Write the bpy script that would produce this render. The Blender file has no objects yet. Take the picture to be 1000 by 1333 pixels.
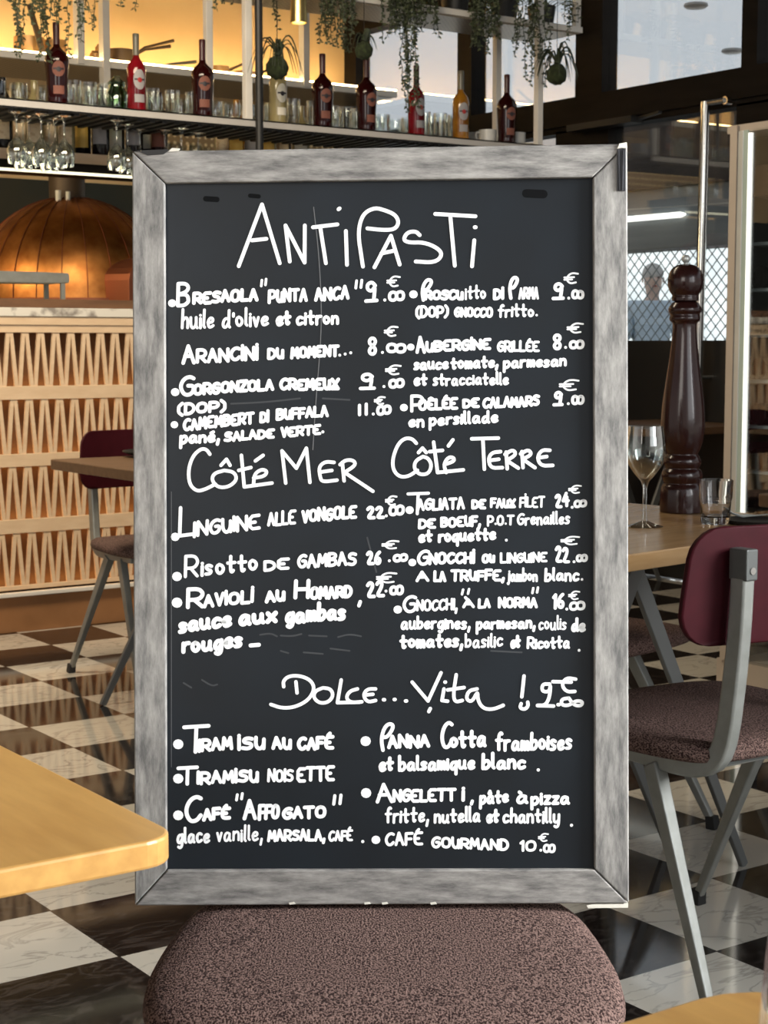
import bpy, bmesh, math, random
from mathutils import Vector, Matrix
random.seed(7)
R = math.radians
SC = bpy.context.scene
COL = SC.collection

# ------------------------------------------------------------------ camera, world, lights, exposure
FPX, TILT, YAW, CAMZ = 2185.0, 0.0999, R(54.9), 1.1     # focal length in pixels of the 1000x1333 frame
FW = Vector((math.cos(YAW), math.sin(YAW), 0)); RT = Vector((math.sin(YAW), -math.cos(YAW), 0)); UPZ = Vector((0, 0, 1))
FWD = FW*math.cos(TILT) - UPZ*math.sin(TILT); CUP = FW*math.sin(TILT) + UPZ*math.cos(TILT)
CAMP = Vector((0, 0, CAMZ))
cam_d = bpy.data.cameras.new('camera'); cam = bpy.data.objects.new('camera', cam_d); COL.objects.link(cam)
cam_d.sensor_fit = 'VERTICAL'; cam_d.sensor_height = 36.0; cam_d.lens = FPX/1333*36.0
cam.matrix_world = Matrix(((RT.x, CUP.x, -FWD.x, 0), (RT.y, CUP.y, -FWD.y, 0), (RT.z, CUP.z, -FWD.z, CAMZ), (0, 0, 0, 1)))
cam_d.clip_start = 0.05; cam_d.clip_end = 200
cam_d.dof.use_dof = True; cam_d.dof.focus_distance = 1.95; cam_d.dof.aperture_fstop = 26
SC.camera = cam
vs = SC.view_settings
vs.view_transform = 'Standard'; vs.look = 'None'; vs.exposure = 0.0; vs.gamma = 1.0; vs.use_curve_mapping = False
SC.cycles.max_bounces = 10; SC.cycles.transparent_max_bounces = 24; SC.cycles.caustics_reflective = False; SC.cycles.caustics_refractive = False

W = bpy.data.worlds.new('daylight_sky'); SC.world = W; W.use_nodes = True
wn, wl = W.node_tree.nodes, W.node_tree.links
bg = wn['Background']; bg.inputs['Strength'].default_value = 0.8
tc = wn.new('ShaderNodeTexCoord'); sp = wn.new('ShaderNodeSeparateXYZ'); rp = wn.new('ShaderNodeValToRGB'); nz = wn.new('ShaderNodeTexNoise')
mx = wn.new('ShaderNodeMixRGB'); mx.blend_type = 'SOFT_LIGHT'; mx.inputs['Fac'].default_value = 0.45
nz.inputs['Scale'].default_value = 5.0; nz.inputs['Detail'].default_value = 4
rp.color_ramp.elements[0].position = 0.0; rp.color_ramp.elements[0].color = (0.68, 0.64, 0.60, 1)
rp.color_ramp.elements[1].position = 0.6; rp.color_ramp.elements[1].color = (0.58, 0.64, 0.72, 1)
e = rp.color_ramp.elements.new(0.16); e.color = (0.72, 0.66, 0.63, 1)
e = rp.color_ramp.elements.new(0.26); e.color = (0.56, 0.60, 0.65, 1)
wl.new(tc.outputs['Generated'], sp.inputs[0]); wl.new(sp.outputs['Z'], rp.inputs[0]); wl.new(tc.outputs['Generated'], nz.inputs['Vector'])
wl.new(rp.outputs[0], mx.inputs[1]); wl.new(nz.outputs['Fac'], mx.inputs[2]); wl.new(mx.outputs[0], bg.inputs['Color'])

def area(name, loc, target, sx, sy, power, color):
    l = bpy.data.lights.new(name, 'AREA'); l.shape = 'RECTANGLE'; l.size = sx; l.size_y = sy; l.energy = power; l.color = color
    o = bpy.data.objects.new(name, l); COL.objects.link(o); o.location = loc
    o.rotation_euler = (Vector(target)-Vector(loc)).to_track_quat('-Z', 'Y').to_euler(); return o
# daylight from the big windows behind and to the right of the photographer
area('window_daylight', (1.9, -2.6, 1.9), (1.1, 1.5, 0.85), 2.6, 2.0, 50, (0.95, 0.98, 1.0))
area('window_daylight_left', (-2.6, -0.4, 2.2), (1.0, 1.8, 0.7), 2.0, 1.8, 60, (1.0, 0.94, 0.86))  # added warm fill from behind left, brightening the left table and seat
sun = bpy.data.lights.new('sun', 'SUN'); sun.energy = 8.5; sun.angle = R(2); sun.color = (1, .97, .92)
so = bpy.data.objects.new('sun', sun); COL.objects.link(so); so.rotation_euler = Vector((.5, .12, -.86)).to_track_quat('-Z', 'Y').to_euler()
# added area light at right, narrowed to brighten the board's right side
area('window_daylight_right', (2.65, -.25, 1.6), (1.05, 1.5, 0.95), 0.9, 1.3, 40, (0.97, 0.99, 1.0)).data.spread = R(75)
# added warm light left of the oven, brightening that side of the dome
area('kitchen_lamp', (2.15, 6.95, 1.76), (3.2, 7.3, 1.4), 0.9, 0.3, 9, (1.0, 0.78, 0.45))
# added warm light overhead, aimed to brighten the counter front
area('bar_front_light', (1.7, 4.4, 3.0), (2.3, 6.0, 0.7), 2.2, 0.5, 105, (1.0, 0.84, 0.62))

# ------------------------------------------------------------------ pixel -> point helpers
def ray(px, py): return FWD + RT*((px-500)/FPX) - CUP*((py-666.5)/FPX)
def at_z(px, py, z): d = ray(px, py); return CAMP + d*((z-CAMZ)/d.z)
def at_x(px, py, x): d = ray(px, py); return CAMP + d*(x/d.x)
def at_y(px, py, y): d = ray(px, py); return CAMP + d*(y/d.y)

# ------------------------------------------------------------------ mesh helpers
class MB:
    def __init__(s): s.v = []; s.f = []
    def add(s, vs_, fs):
        n = len(s.v); s.v += [tuple(v) for v in vs_]; s.f += [tuple(i+n for i in f) for f in fs]; return s
    def box(s, x0, x1, y0, y1, z0, z1):
        v = [(x, y, z) for z in (z0, z1) for y in (y0, y1) for x in (x0, x1)]
        return s.add(v, [(0, 2, 3, 1), (4, 5, 7, 6), (0, 1, 5, 4), (2, 6, 7, 3), (0, 4, 6, 2), (1, 3, 7, 5)])
    def prism(s, pts, axis, a, b):
        # polygon pts (2D) extruded along axis from a to b
        def P(p, t): return {'x': (t, p[0], p[1]), 'y': (p[0], t, p[1]), 'z': (p[0], p[1], t)}[axis]
        n = len(pts); v = [P(p, a) for p in pts]+[P(p, b) for p in pts]
        f = [tuple(range(n-1, -1, -1)), tuple(range(n, 2*n))]+[(i, (i+1) % n, n+(i+1) % n, n+i) for i in range(n)]
        return s.add(v, f)
    def bar(s, p, q, w0, h0, w1=None, h1=None, side=(0, 0, 1)):
        # rectangular tapered bar between two points; w across, h along 'side'
        p, q = Vector(p), Vector(q); d = (q-p).normalized(); sd = Vector(side)
        a = d.cross(sd)
        if a.length < 1e-5: a = d.cross(Vector((1, 0, 0)))
        a.normalize(); b = a.cross(d).normalized()
        w1 = w0 if w1 is None else w1; h1 = h0 if h1 is None else h1; v = []
        for c, w, h in ((p, w0, h0), (q, w1, h1)):
            for i, j in ((-1, -1), (1, -1), (1, 1), (-1, 1)): v.append(c+a*(i*w/2)+b*(j*h/2))
        return s.add(v, [(3, 2, 1, 0), (4, 5, 6, 7), (0, 1, 5, 4), (1, 2, 6, 5), (2, 3, 7, 6), (3, 0, 4, 7)])
    def tube(s, pts, r, n=8, caps=True, sy=1.0, up=None):
        pts = [Vector(p) for p in pts]; m = len(pts); rr = r if isinstance(r, (list, tuple)) else [r]*m
        v = []; f = []; ref = Vector(up) if up else None
        for i, p in enumerate(pts):
            t = (pts[min(i+1, m-1)]-pts[max(i-1, 0)]).normalized()
            if ref is None: ref = Vector((0, 0, 1)) if abs(t.z) < .9 else Vector((1, 0, 0))
            a = t.cross(ref)
            if a.length < 1e-5: a = t.cross(Vector((0.3, 1, 0.2)))
            a.normalize(); b = a.cross(t).normalized(); ref = b
            for k in range(n):
                an = 2*math.pi*k/n; v.append(p+a*math.cos(an)*rr[i]+b*math.sin(an)*rr[i]*sy)
        for i in range(m-1):
            for k in range(n): f.append((i*n+k, i*n+(k+1) % n, (i+1)*n+(k+1) % n, (i+1)*n+k))
        if caps: f.append(tuple(range(n-1, -1, -1))); f.append(tuple((m-1)*n+k for k in range(n)))
        return s.add(v, f)
    def lathe(s, prof, n=24, c=(0, 0, 0), a0=0, a1=None, ry=1.0):
        # prof: list of (r, z); closed ring unless a1 given
        full = a1 is None; a1 = 2*math.pi if full else a1; m = n if full else n+1; v = []; f = []
        for r, z in prof:
            for k in range(m):
                an = a0+(a1-a0)*k/n; v.append((c[0]+r*math.cos(an), c[1]+r*math.sin(an)*ry, c[2]+z))
        for i in range(len(prof)-1):
            for k in range(n if not full else n):
                k2 = (k+1) % m if full else k+1
                f.append((i*m+k, i*m+k2, (i+1)*m+k2, (i+1)*m+k))
        return s.add(v, f)
    def sphere(s, c, r, n=16, m=10, sc=(1, 1, 1), dis=None):
        v = []; f = []
        for i in range(m+1):
            th = math.pi*i/m
            for k in range(n):
                ph = 2*math.pi*k/n; d = Vector((math.sin(th)*math.cos(ph), math.sin(th)*math.sin(ph), math.cos(th)))
                q = r*(1 if dis is None else dis(d)); v.append((c[0]+d.x*q*sc[0], c[1]+d.y*q*sc[1], c[2]+d.z*q*sc[2]))
        for i in range(m):
            for k in range(n): f.append((i*n+k, (i+1)*n+k, (i+1)*n+(k+1) % n, i*n+(k+1) % n))
        return s.add(v, f)
    def build(s, name, m, parent=None, smooth=False, bevel=0, angle=40, label=None, fix=True):
        me = bpy.data.meshes.new(name); me.from_pydata(s.v, [], s.f); me.update()
        if fix:
            b = bmesh.new(); b.from_mesh(me); bmesh.ops.remove_doubles(b, verts=b.verts, dist=1e-6)
            bmesh.ops.recalc_face_normals(b, faces=b.faces); b.to_mesh(me); b.free()
        me.materials.append(m)
        o = bpy.data.objects.new(name, me); COL.objects.link(o)
        if parent is not None: o.parent = parent
        if bevel:
            bv = o.modifiers.new('Bevel', 'BEVEL'); bv.width = bevel; bv.segments = 2; bv.limit_method = 'ANGLE'; bv.angle_limit = R(35)
        if smooth:
            for p in me.polygons: p.use_smooth = True
            try: me.set_sharp_from_angle(angle=R(angle))
            except Exception: pass
        if label: o['label'] = label
        return o

def tag(o, label, cat, group=None, kind=None):
    o['label'] = label; o['category'] = cat
    if group: o['group'] = group
    if kind: o['kind'] = kind
    return o
def thing(name, label, cat, loc=(0, 0, 0), rz=0, group=None):
    o = bpy.data.objects.new(name, None); COL.objects.link(o); o.location = loc; o.rotation_euler = (0, 0, rz)
    o.empty_display_size = 0.1
    return tag(o, label, cat, group)
def dup(root, loc, rz=0, label=None, group=None, sc=None):
    r = root.copy(); COL.objects.link(r); r.location = loc; r.rotation_euler = (0, 0, rz)
    if label: r['label'] = label
    if group: r['group'] = group
    if sc: r.scale = (sc, sc, sc)
    for ch in list(root.children):
        c = ch.copy(); COL.objects.link(c); c.parent = r
        for g in list(ch.children):
            d = g.copy(); COL.objects.link(d); d.parent = c
    return r
def struct(o): o['kind'] = 'structure'; return o
def chaikin(p, it=2, closed=False):
    for _ in range(it):
        q = [] if closed else [p[0]]
        n = len(p)
        for i in range(n if closed else n-1):
            a, b = p[i], p[(i+1) % n]
            q.append(tuple(.75*u+.25*w for u, w in zip(a, b))); q.append(tuple(.25*u+.75*w for u, w in zip(a, b)))
        if not closed: q.append(p[-1])
        p = q
    return p
def rrect(w, d, r, n=6):
    pts = []
    for cx, cy, a0 in ((w-r, d-r, 0), (-w+r, d-r, 90), (-w+r, -d+r, 180), (w-r, -d+r, 270)):
        for k in range(n+1):
            a = R(a0+90*k/n); pts.append((cx+r*math.cos(a), cy+r*math.sin(a)))
    return pts

# ------------------------------------------------------------------ materials
def mat(name, col, rough=0.5, metal=0.0, spec=0.5, col2=None, scale=10, stretch=(1, 1, 1), detail=4, bump=0, lo=0.35, hi=0.65, emit=None, estr=0, coat=0):
    m = bpy.data.materials.new(name); m.use_nodes = True; n, l = m.node_tree.nodes, m.node_tree.links; b = n['Principled BSDF']
    b.inputs['Base Color'].default_value = (*col, 1); b.inputs['Roughness'].default_value = rough; b.inputs['Metallic'].default_value = metal
    b.inputs['Specular IOR Level'].default_value = spec; b.inputs['Coat Weight'].default_value = coat
    t = n.new('ShaderNodeTexCoord'); mp = n.new('ShaderNodeMapping'); mp.inputs['Scale'].default_value = stretch
    no = n.new('ShaderNodeTexNoise'); no.inputs['Scale'].default_value = scale; no.inputs['Detail'].default_value = detail; no.inputs['Roughness'].default_value = 0.7 if detail > 10 else 0.5
    l.new(t.outputs['Object'], mp.inputs[0]); l.new(mp.outputs[0], no.inputs['Vector'])
    cr = n.new('ShaderNodeValToRGB'); cr.color_ramp.elements[0].position = lo; cr.color_ramp.elements[1].position = hi
    c2 = col2 if col2 else tuple(c*0.94 for c in col)
    cr.color_ramp.elements[0].color = (*c2, 1); cr.color_ramp.elements[1].color = (*col, 1)
    l.new(no.outputs['Fac'], cr.inputs[0]); l.new(cr.outputs[0], b.inputs['Base Color'])
    if bump:
        bp = n.new('ShaderNodeBump'); bp.inputs['Strength'].default_value = bump; bp.inputs['Distance'].default_value = 0.002
        l.new(no.outputs['Fac'], bp.inputs['Height']); l.new(bp.outputs[0], b.inputs['Normal'])
    if emit: b.inputs['Emission Color'].default_value = (*emit, 1); b.inputs['Emission Strength'].default_value = estr
    return m
def glass_mat(name, tint=(1, 1, 1), facet=0.25, rough=0.02):
    m = bpy.data.materials.new(name); m.use_nodes = True; n, l = m.node_tree.nodes, m.node_tree.links
    n.remove(n['Principled BSDF']); out = n['Material Output']
    tr = n.new('ShaderNodeBsdfTransparent'); gl = n.new('ShaderNodeBsdfGlossy'); ms = n.new('ShaderNodeMixShader'); lw = n.new('ShaderNodeLayerWeight')
    no = n.new('ShaderNodeTexNoise'); no.inputs['Scale'].default_value = 3
    mr = n.new('ShaderNodeMapRange'); mr.inputs['To Min'].default_value = 0.04; mr.inputs['To Max'].default_value = 0.9
    tr.inputs['Color'].default_value = (*tint, 1); gl.inputs['Roughness'].default_value = rough; gl.inputs['Color'].default_value = (0.95, 0.97, 0.97, 1)
    lw.inputs['Blend'].default_value = facet
    l.new(lw.outputs['Facing'], mr.inputs['Value']); l.new(mr.outputs[0], ms.inputs[0]); l.new(tr.outputs[0], ms.inputs[1]); l.new(gl.outputs[0], ms.inputs[2])
    l.new(ms.outputs[0], out.inputs['Surface']); return m
def clear_glass(name, col=(1, 1, 1), ior=1.45):
    m = bpy.data.materials.new(name); m.use_nodes = True; b = m.node_tree.nodes['Principled BSDF']
    b.inputs['Base Color'].default_value = (*col, 1); b.inputs['Roughness'].default_value = 0.0; b.inputs['Transmission Weight'].default_value = 1; b.inputs['IOR'].default_value = ior
    return m
def floor_mat():
    S, OX, OY = 0.3005, 2.197, 5.679
    m = bpy.data.materials.new('marble_checker'); m.use_nodes = True; n, l = m.node_tree.nodes, m.node_tree.links; b = n['Principled BSDF']
    g = n.new('ShaderNodeNewGeometry')
    sub = n.new('ShaderNodeVectorMath'); sub.operation = 'SUBTRACT'; sub.inputs[1].default_value = (OX, OY, 0)
    scl = n.new('ShaderNodeVectorMath'); scl.operation = 'SCALE'; scl.inputs['Scale'].default_value = 1/S
    l.new(g.outputs['Position'], sub.inputs[0]); l.new(sub.outputs[0], scl.inputs[0])
    fl = n.new('ShaderNodeVectorMath'); fl.operation = 'FLOOR'; l.new(scl.outputs[0], fl.inputs[0])
    fr = n.new('ShaderNodeVectorMath'); fr.operation = 'FRACTION'; l.new(scl.outputs[0], fr.inputs[0])
    sx = n.new('ShaderNodeSeparateXYZ'); l.new(fl.outputs[0], sx.inputs[0])
    ad = n.new('ShaderNodeMath'); ad.operation = 'ADD'; l.new(sx.outputs[0], ad.inputs[0]); l.new(sx.outputs[1], ad.inputs[1])
    hf = n.new('ShaderNodeMath'); hf.operation = 'MULTIPLY'; hf.inputs[1].default_value = 0.5; l.new(ad.outputs[0], hf.inputs[0])
    f2 = n.new('ShaderNodeMath'); f2.operation = 'FRACT'; l.new(hf.outputs[0], f2.inputs[0])
    od = n.new('ShaderNodeMath'); od.operation = 'GREATER_THAN'; od.inputs[1].default_value = 0.25; l.new(f2.outputs[0], od.inputs[0])   # 1 = dark
    # grout mask
    sf = n.new('ShaderNodeSeparateXYZ'); l.new(fr.outputs[0], sf.inputs[0]); ms = []
    for i in (0, 1):
        a = n.new('ShaderNodeMath'); a.operation = 'SUBTRACT'; a.inputs[1].default_value = 0.5; l.new(sf.outputs[i], a.inputs[0])
        c = n.new('ShaderNodeMath'); c.operation = 'ABSOLUTE'; l.new(a.outputs[0], c.inputs[0]); ms.append(c)
    mxm = n.new('ShaderNodeMath'); mxm.operation = 'MAXIMUM'; l.new(ms[0].outputs[0], mxm.inputs[0]); l.new(ms[1].outputs[0], mxm.inputs[1])
    gr = n.new('ShaderNodeMath'); gr.operation = 'GREATER_THAN'; gr.inputs[1].default_value = 0.494; l.new(mxm.outputs[0], gr.inputs[0])
    # veins, each tile with its own offset
    wnz = n.new('ShaderNodeTexWhiteNoise'); l.new(fl.outputs[0], wnz.inputs['Vector'])
    of = n.new('ShaderNodeVectorMath'); of.operation = 'MULTIPLY_ADD'; l.new(wnz.outputs['Color'], of.inputs[0]); of.inputs[1].default_value = (40, 40, 40); l.new(scl.outputs[0], of.inputs[2])
    def veins(scale, dist, lo, hi, stretch):
        mp = n.new('ShaderNodeMapping'); mp.inputs['Scale'].default_value = stretch; mp.inputs['Rotation'].default_value = (0, 0, 0.6); l.new(of.outputs[0], mp.inputs[0])
        t = n.new('ShaderNodeTexNoise'); t.inputs['Scale'].default_value = scale; t.inputs['Detail'].default_value = 5; t.inputs['Distortion'].default_value = dist; l.new(mp.outputs[0], t.inputs['Vector'])
        s_ = n.new('ShaderNodeMath'); s_.operation = 'SUBTRACT'; s_.inputs[1].default_value = 0.5; l.new(t.outputs['Fac'], s_.inputs[0])
        a = n.new('ShaderNodeMath'); a.operation = 'ABSOLUTE'; l.new(s_.outputs[0], a.inputs[0])
        r = n.new('ShaderNodeMapRange'); r.inputs['From Min'].default_value = lo; r.inputs['From Max'].default_value = hi; r.inputs['To Min'].default_value = 1; r.inputs['To Max'].default_value = 0; l.new(a.outputs[0], r.inputs['Value']); return r
    v1 = veins(1.5, 1.2, 0.0, 0.03, (1, 2.2, 1)); v2 = veins(2.4, 1.5, 0.0, 0.05, (1, 2.5, 1))
    soft = n.new('ShaderNodeTexNoise'); soft.inputs['Scale'].default_value = 1.4; l.new(of.outputs[0], soft.inputs['Vector'])
    vm = n.new('ShaderNodeMath'); vm.operation = 'MULTIPLY'; l.new(v1.outputs[0], vm.inputs[0]); l.new(soft.outputs['Fac'], vm.inputs[1])
    white = n.new('ShaderNodeMixRGB'); white.inputs[1].default_value = (0.60, 0.565, 0.49, 1); white.inputs[2].default_value = (0.22, 0.20, 0.18, 1); l.new(vm.outputs[0], white.inputs[0])
    vd = n.new('ShaderNodeMath'); vd.operation = 'MULTIPLY'; vd.inputs[1].default_value = 0.35; l.new(v2.outputs[0], vd.inputs[0])
    dark = n.new('ShaderNodeMixRGB'); dark.inputs[1].default_value = (0.012, 0.009, 0.008, 1); dark.inputs[2].default_value = (0.12, 0.10, 0.09, 1); l.new(vd.outputs[0], dark.inputs[0])
    tl = n.new('ShaderNodeMixRGB'); l.new(od.outputs[0], tl.inputs[0]); l.new(white.outputs[0], tl.inputs[1]); l.new(dark.outputs[0], tl.inputs[2])
    fin = n.new('ShaderNodeMixRGB'); fin.inputs[2].default_value = (0.03, 0.025, 0.022, 1); l.new(gr.outputs[0], fin.inputs[0]); l.new(tl.outputs[0], fin.inputs[1])
    l.new(fin.outputs[0], b.inputs['Base Color']); b.inputs['Roughness'].default_value = 0.07; b.inputs['Specular IOR Level'].default_value = 0.6
    return m
def wood_mat(name, c1, c2, stretch, rough=0.35, scale=9):
    m = mat(name, c1, rough, col2=c2, scale=scale, stretch=stretch, detail=6, lo=0.3, hi=0.7, bump=0.04); return m
def cloth_mat(name, c1, c2, scale=260):
    m = mat(name, c1, 0.95, spec=0.15, col2=c2, scale=scale, detail=2, lo=0.4, hi=0.6, bump=0.9, stretch=(1, 0.6, 1)); return m
def dots_mat(name, c1, c2, scale):
    m = bpy.data.materials.new(name); m.use_nodes = True; n, l = m.node_tree.nodes, m.node_tree.links; b = n['Principled BSDF']
    t = n.new('ShaderNodeTexCoord'); v = n.new('ShaderNodeTexVoronoi'); v.inputs['Scale'].default_value = scale; v.inputs['Randomness'].default_value = 0.0
    r = n.new('ShaderNodeValToRGB'); r.color_ramp.elements[0].position = 0.3; r.color_ramp.elements[1].position = 0.42
    r.color_ramp.elements[0].color = (*c1, 1); r.color_ramp.elements[1].color = (*c2, 1)
    l.new(t.outputs['Object'], v.inputs['Vector']); l.new(v.outputs['Distance'], r.inputs[0]); l.new(r.outputs[0], b.inputs['Base Color'])
    b.inputs['Roughness'].default_value = 0.3; b.inputs['Metallic'].default_value = 0.3; return m

M = {}
M['floor'] = floor_mat()
M['rail_h'] = mat('weathered_grey_wood_across', (0.35, 0.335, 0.31), 0.6, col2=(0.095, 0.09, 0.087), scale=16, stretch=(1, 5, 1), detail=15, lo=0.36, hi=0.66, bump=0.2)
M['rail_v'] = mat('weathered_grey_wood_upright', (0.37, 0.355, 0.33), 0.6, col2=(0.11, 0.107, 0.103), scale=16, stretch=(5, 1, 1), detail=15, lo=0.36, hi=0.66, bump=0.2)
M['slate'] = mat('blackboard', (0.0085, 0.0130, 0.0185), 0.42, col2=(0.0065, 0.009, 0.012), scale=9, detail=6, lo=0.35, hi=0.8, spec=0.3)
M['chalk'] = mat('chalk_marker_white', (0.92, 0.94, 0.94), 0.8, col2=(0.78, 0.80, 0.81), scale=140, lo=0.2, hi=0.42)
M['scratch'] = mat('grey_scratch', (0.13, 0.135, 0.14), 0.6)
M['smudge'] = mat('chalk_smudge', (0.035, 0.039, 0.043), 0.6)
M['rubbed'] = mat('rubbed_black', (0.003, 0.0035, 0.004), 0.6, spec=0.08)
M['black_tape'] = mat('black_tape', (0.012, 0.012, 0.014), 0.3, col2=(0.05, 0.05, 0.055), scale=60, stretch=(6, 0.3, 1))
M['cream'] = mat('cream_chip', (0.72, 0.69, 0.60), 0.6)
M['oak'] = wood_mat('honey_oak', (0.66, 0.37, 0.11), (0.52, 0.27, 0.075), (7, 1.0, 7), 0.3)
M['oak_end'] = wood_mat('oak_edge', (0.68, 0.43, 0.20), (0.58, 0.34, 0.14), (9, 9, 9), 0.5, 14)
M['oak_r'] = wood_mat('oak_table_right', (0.42, 0.26, 0.12), (0.34, 0.20, 0.085), (1.0, 7, 7), 0.25)
M['walnut'] = wood_mat('brown_table', (0.15, 0.085, 0.045), (0.10, 0.055, 0.03), (1, 6, 6), 0.4)
M['burgundy'] = mat('burgundy_shell', (0.045, 0.0038, 0.0075), 0.55, spec=0.15, col2=(0.037, 0.003, 0.006), scale=30)
M['fabric'] = cloth_mat('brown_boucle', (0.200, 0.128, 0.108), (0.022, 0.011, 0.010), 480)
M['steel'] = mat('grey_coated_steel', (0.27, 0.275, 0.255), 0.4, metal=0.35, col2=(0.23, 0.235, 0.215), scale=30)
M['steel_dk'] = mat('dark_grey_steel', (0.10, 0.105, 0.10), 0.45, metal=0.3)
M['steel_tb'] = mat('table_steel', (0.15, 0.155, 0.15), 0.45, metal=0.3)
M['chrome'] = mat('polished_steel', (0.6, 0.6, 0.58), 0.15, metal=1.0)
M['rubber'] = mat('black_rubber', (0.01, 0.01, 0.01), 0.6)
M['ply'] = mat('pale_plywood', (0.72, 0.54, 0.36), 0.6, col2=(0.66, 0.48, 0.31), scale=12, stretch=(1, 4, 4))
M['lat_back'] = mat('lattice_backing', (0.13, 0.07, 0.035), 0.6)
M['amber_led'] = mat('amber_led', (1, 0.6, 0.2), 0.5, emit=(1.0, 0.50, 0.15), estr=4.5)
M['warm_led'] = mat('warm_led', (1, 0.85, 0.6), 0.5, emit=(1.0, 0.70, 0.32), estr=26)
M['cool_led'] = mat('pale_led', (1, 1, 0.9), 0.5, emit=(1.0, 0.92, 0.62), estr=1.5)
M['cab_led'] = mat('cabinet_led', (1, 1, 1), 0.5, emit=(1.0, 0.98, 0.88), estr=0.9)
M['white_led'] = mat('white_tube', (1, 1, 1), 0.5, emit=(1.0, 0.98, 0.88), estr=2.0)
M['marble'] = mat('white_marble_edge', (0.72, 0.69, 0.62), 0.3, col2=(0.28, 0.25, 0.22), scale=16, detail=8, lo=0.36, hi=0.5)
M['brown_wood'] = wood_mat('brown_ledge', (0.17, 0.085, 0.04), (0.12, 0.06, 0.03), (1, 6, 6), 0.5)
M['kick'] = mat('copper_brown_plinth', (0.30, 0.14, 0.055), 0.5, col2=(0.26, 0.12, 0.045), scale=8)
M['white_paint'] = mat('white_painted_metal', (0.74, 0.71, 0.66), 0.45)
M['grey_paint'] = mat('grey_shelf_metal', (0.50, 0.48, 0.46), 0.45)
M['ochre'] = mat('ochre_plaster', (0.72, 0.52, 0.28), 0.8, col2=(0.66, 0.46, 0.24), scale=3)
M['dark_wall'] = mat('dark_green_tile', (0.020, 0.024, 0.018), 0.5, col2=(0.03, 0.028, 0.016), scale=3)
M['dark_frame'] = mat('dark_bronze_frame', (0.0055, 0.004, 0.003), 0.55, spec=0.12, col2=(0.009, 0.0065, 0.005), scale=6, stretch=(1, 1, 5))
M['pane'] = glass_mat('window_pane_glass', (0.93, 0.95, 0.96), 0.12, 0.0)
M['thin_glass'] = glass_mat('thin_glass', (0.93, 0.95, 0.94), 0.45)
M['smoke_glass'] = glass_mat('smoked_glass', (0.30, 0.30, 0.32), 0.4)
M['green_glass'] = glass_mat('green_glass', (0.45, 0.62, 0.45), 0.4)
M['clear'] = clear_glass('clear_glass')
M['copper'] = mat('hammered_copper', (0.60, 0.25, 0.07), 0.40, metal=1.0, col2=(0.34, 0.12, 0.03), scale=14, detail=5, lo=0.3, hi=0.7, bump=0.25)
M['copper_dk'] = mat('copper_oven_front', (0.30, 0.10, 0.05), 0.4, metal=0.8)
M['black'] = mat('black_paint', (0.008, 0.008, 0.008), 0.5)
M['brass'] = mat('brushed_brass', (0.60, 0.45, 0.18), 0.3, metal=1.0)
M['red_glass'] = mat('dark_red_bottle', (0.022, 0.0022, 0.0025), 0.1, spec=0.35, col2=(0.012, 0.001, 0.001), scale=5)
M['bright_red'] = mat('bright_red_bottle', (0.20, 0.005, 0.010), 0.1, spec=0.35, col2=(0.09, 0.003, 0.005), scale=12)
M['amber_glass'] = mat('amber_bottle', (0.34, 0.15, 0.012), 0.1, col2=(0.16, 0.06, 0.008), scale=12)
M['olive_glass'] = mat('pale_olive_bottle', (0.30, 0.25, 0.12), 0.12)
M['wine_glass_dk'] = mat('black_wine_bottle', (0.008, 0.006, 0.006), 0.1)
M['gold_foil'] = mat('gold_foil', (0.48, 0.36, 0.14), 0.3, metal=0.7)
M['dark_foil'] = mat('dark_red_foil', (0.045, 0.006, 0.008), 0.35)
M['salmon'] = mat('salmon_label', (0.20, 0.072, 0.05), 0.7)
M['white_label'] = mat('white_label', (0.33, 0.32, 0.33), 0.7)
M['grey_foil'] = mat('grey_green_foil', (0.12, 0.11, 0.08), 0.3)
M['emblem_dark'] = mat('black_emblem', (0.02, 0.015, 0.02), 0.5)
M['emblem_red'] = mat('red_emblem', (0.35, 0.02, 0.02), 0.5)
M['label_cream'] = mat('cream_label', (0.72, 0.58, 0.38), 0.6, col2=(0.45, 0.28, 0.14), scale=40, lo=0.3, hi=0.5)
M['label_yel'] = mat('yellow_label', (0.75, 0.48, 0.10), 0.6)
M['porcelain'] = mat('porcelain', (0.62, 0.62, 0.60), 0.25)
M['mill'] = mat('dark_brown_lacquer', (0.034, 0.010, 0.008), 0.24, spec=0.4, col2=(0.022, 0.006, 0.005), scale=6, stretch=(4, 4, 1), coat=0.25)
M['leaf'] = mat('trailing_leaf', (0.075, 0.095, 0.045), 0.6, col2=(0.03, 0.04, 0.02), scale=60)
M['leaf_dk'] = mat('dark_foliage', (0.035, 0.05, 0.025), 0.6, col2=(0.015, 0.02, 0.01), scale=40)
M['moss'] = mat('moss', (0.030, 0.045, 0.014), 0.95, col2=(0.012, 0.016, 0.006), scale=60, bump=1)
M['pot_metal'] = mat('copper_pan', (0.46, 0.27, 0.11), 0.4, metal=0.6)
M['pot_dark'] = mat('dark_pan', (0.09, 0.06, 0.035), 0.5, metal=0.4)
M['beige'] = mat('beige_frame', (0.40, 0.34, 0.28), 0.5)
M['alu'] = mat('pale_aluminium', (0.62, 0.64, 0.62), 0.3, metal=0.5)
M['perf'] = dots_mat('perforated_brass', (0.90, 0.70, 0.36), (0.34, 0.22, 0.10), 26)  # pale dots paint the honeycomb of reflected light into the colour
M['mesh_under'] = dots_mat('perforated_shelf', (0.70, 0.62, 0.48), (0.36, 0.30, 0.22), 40)
M['facade'] = mat('pale_facade', (0.80, 0.86, 0.88), 0.8, col2=(0.55, 0.64, 0.68), scale=0.8, detail=2)
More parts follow.
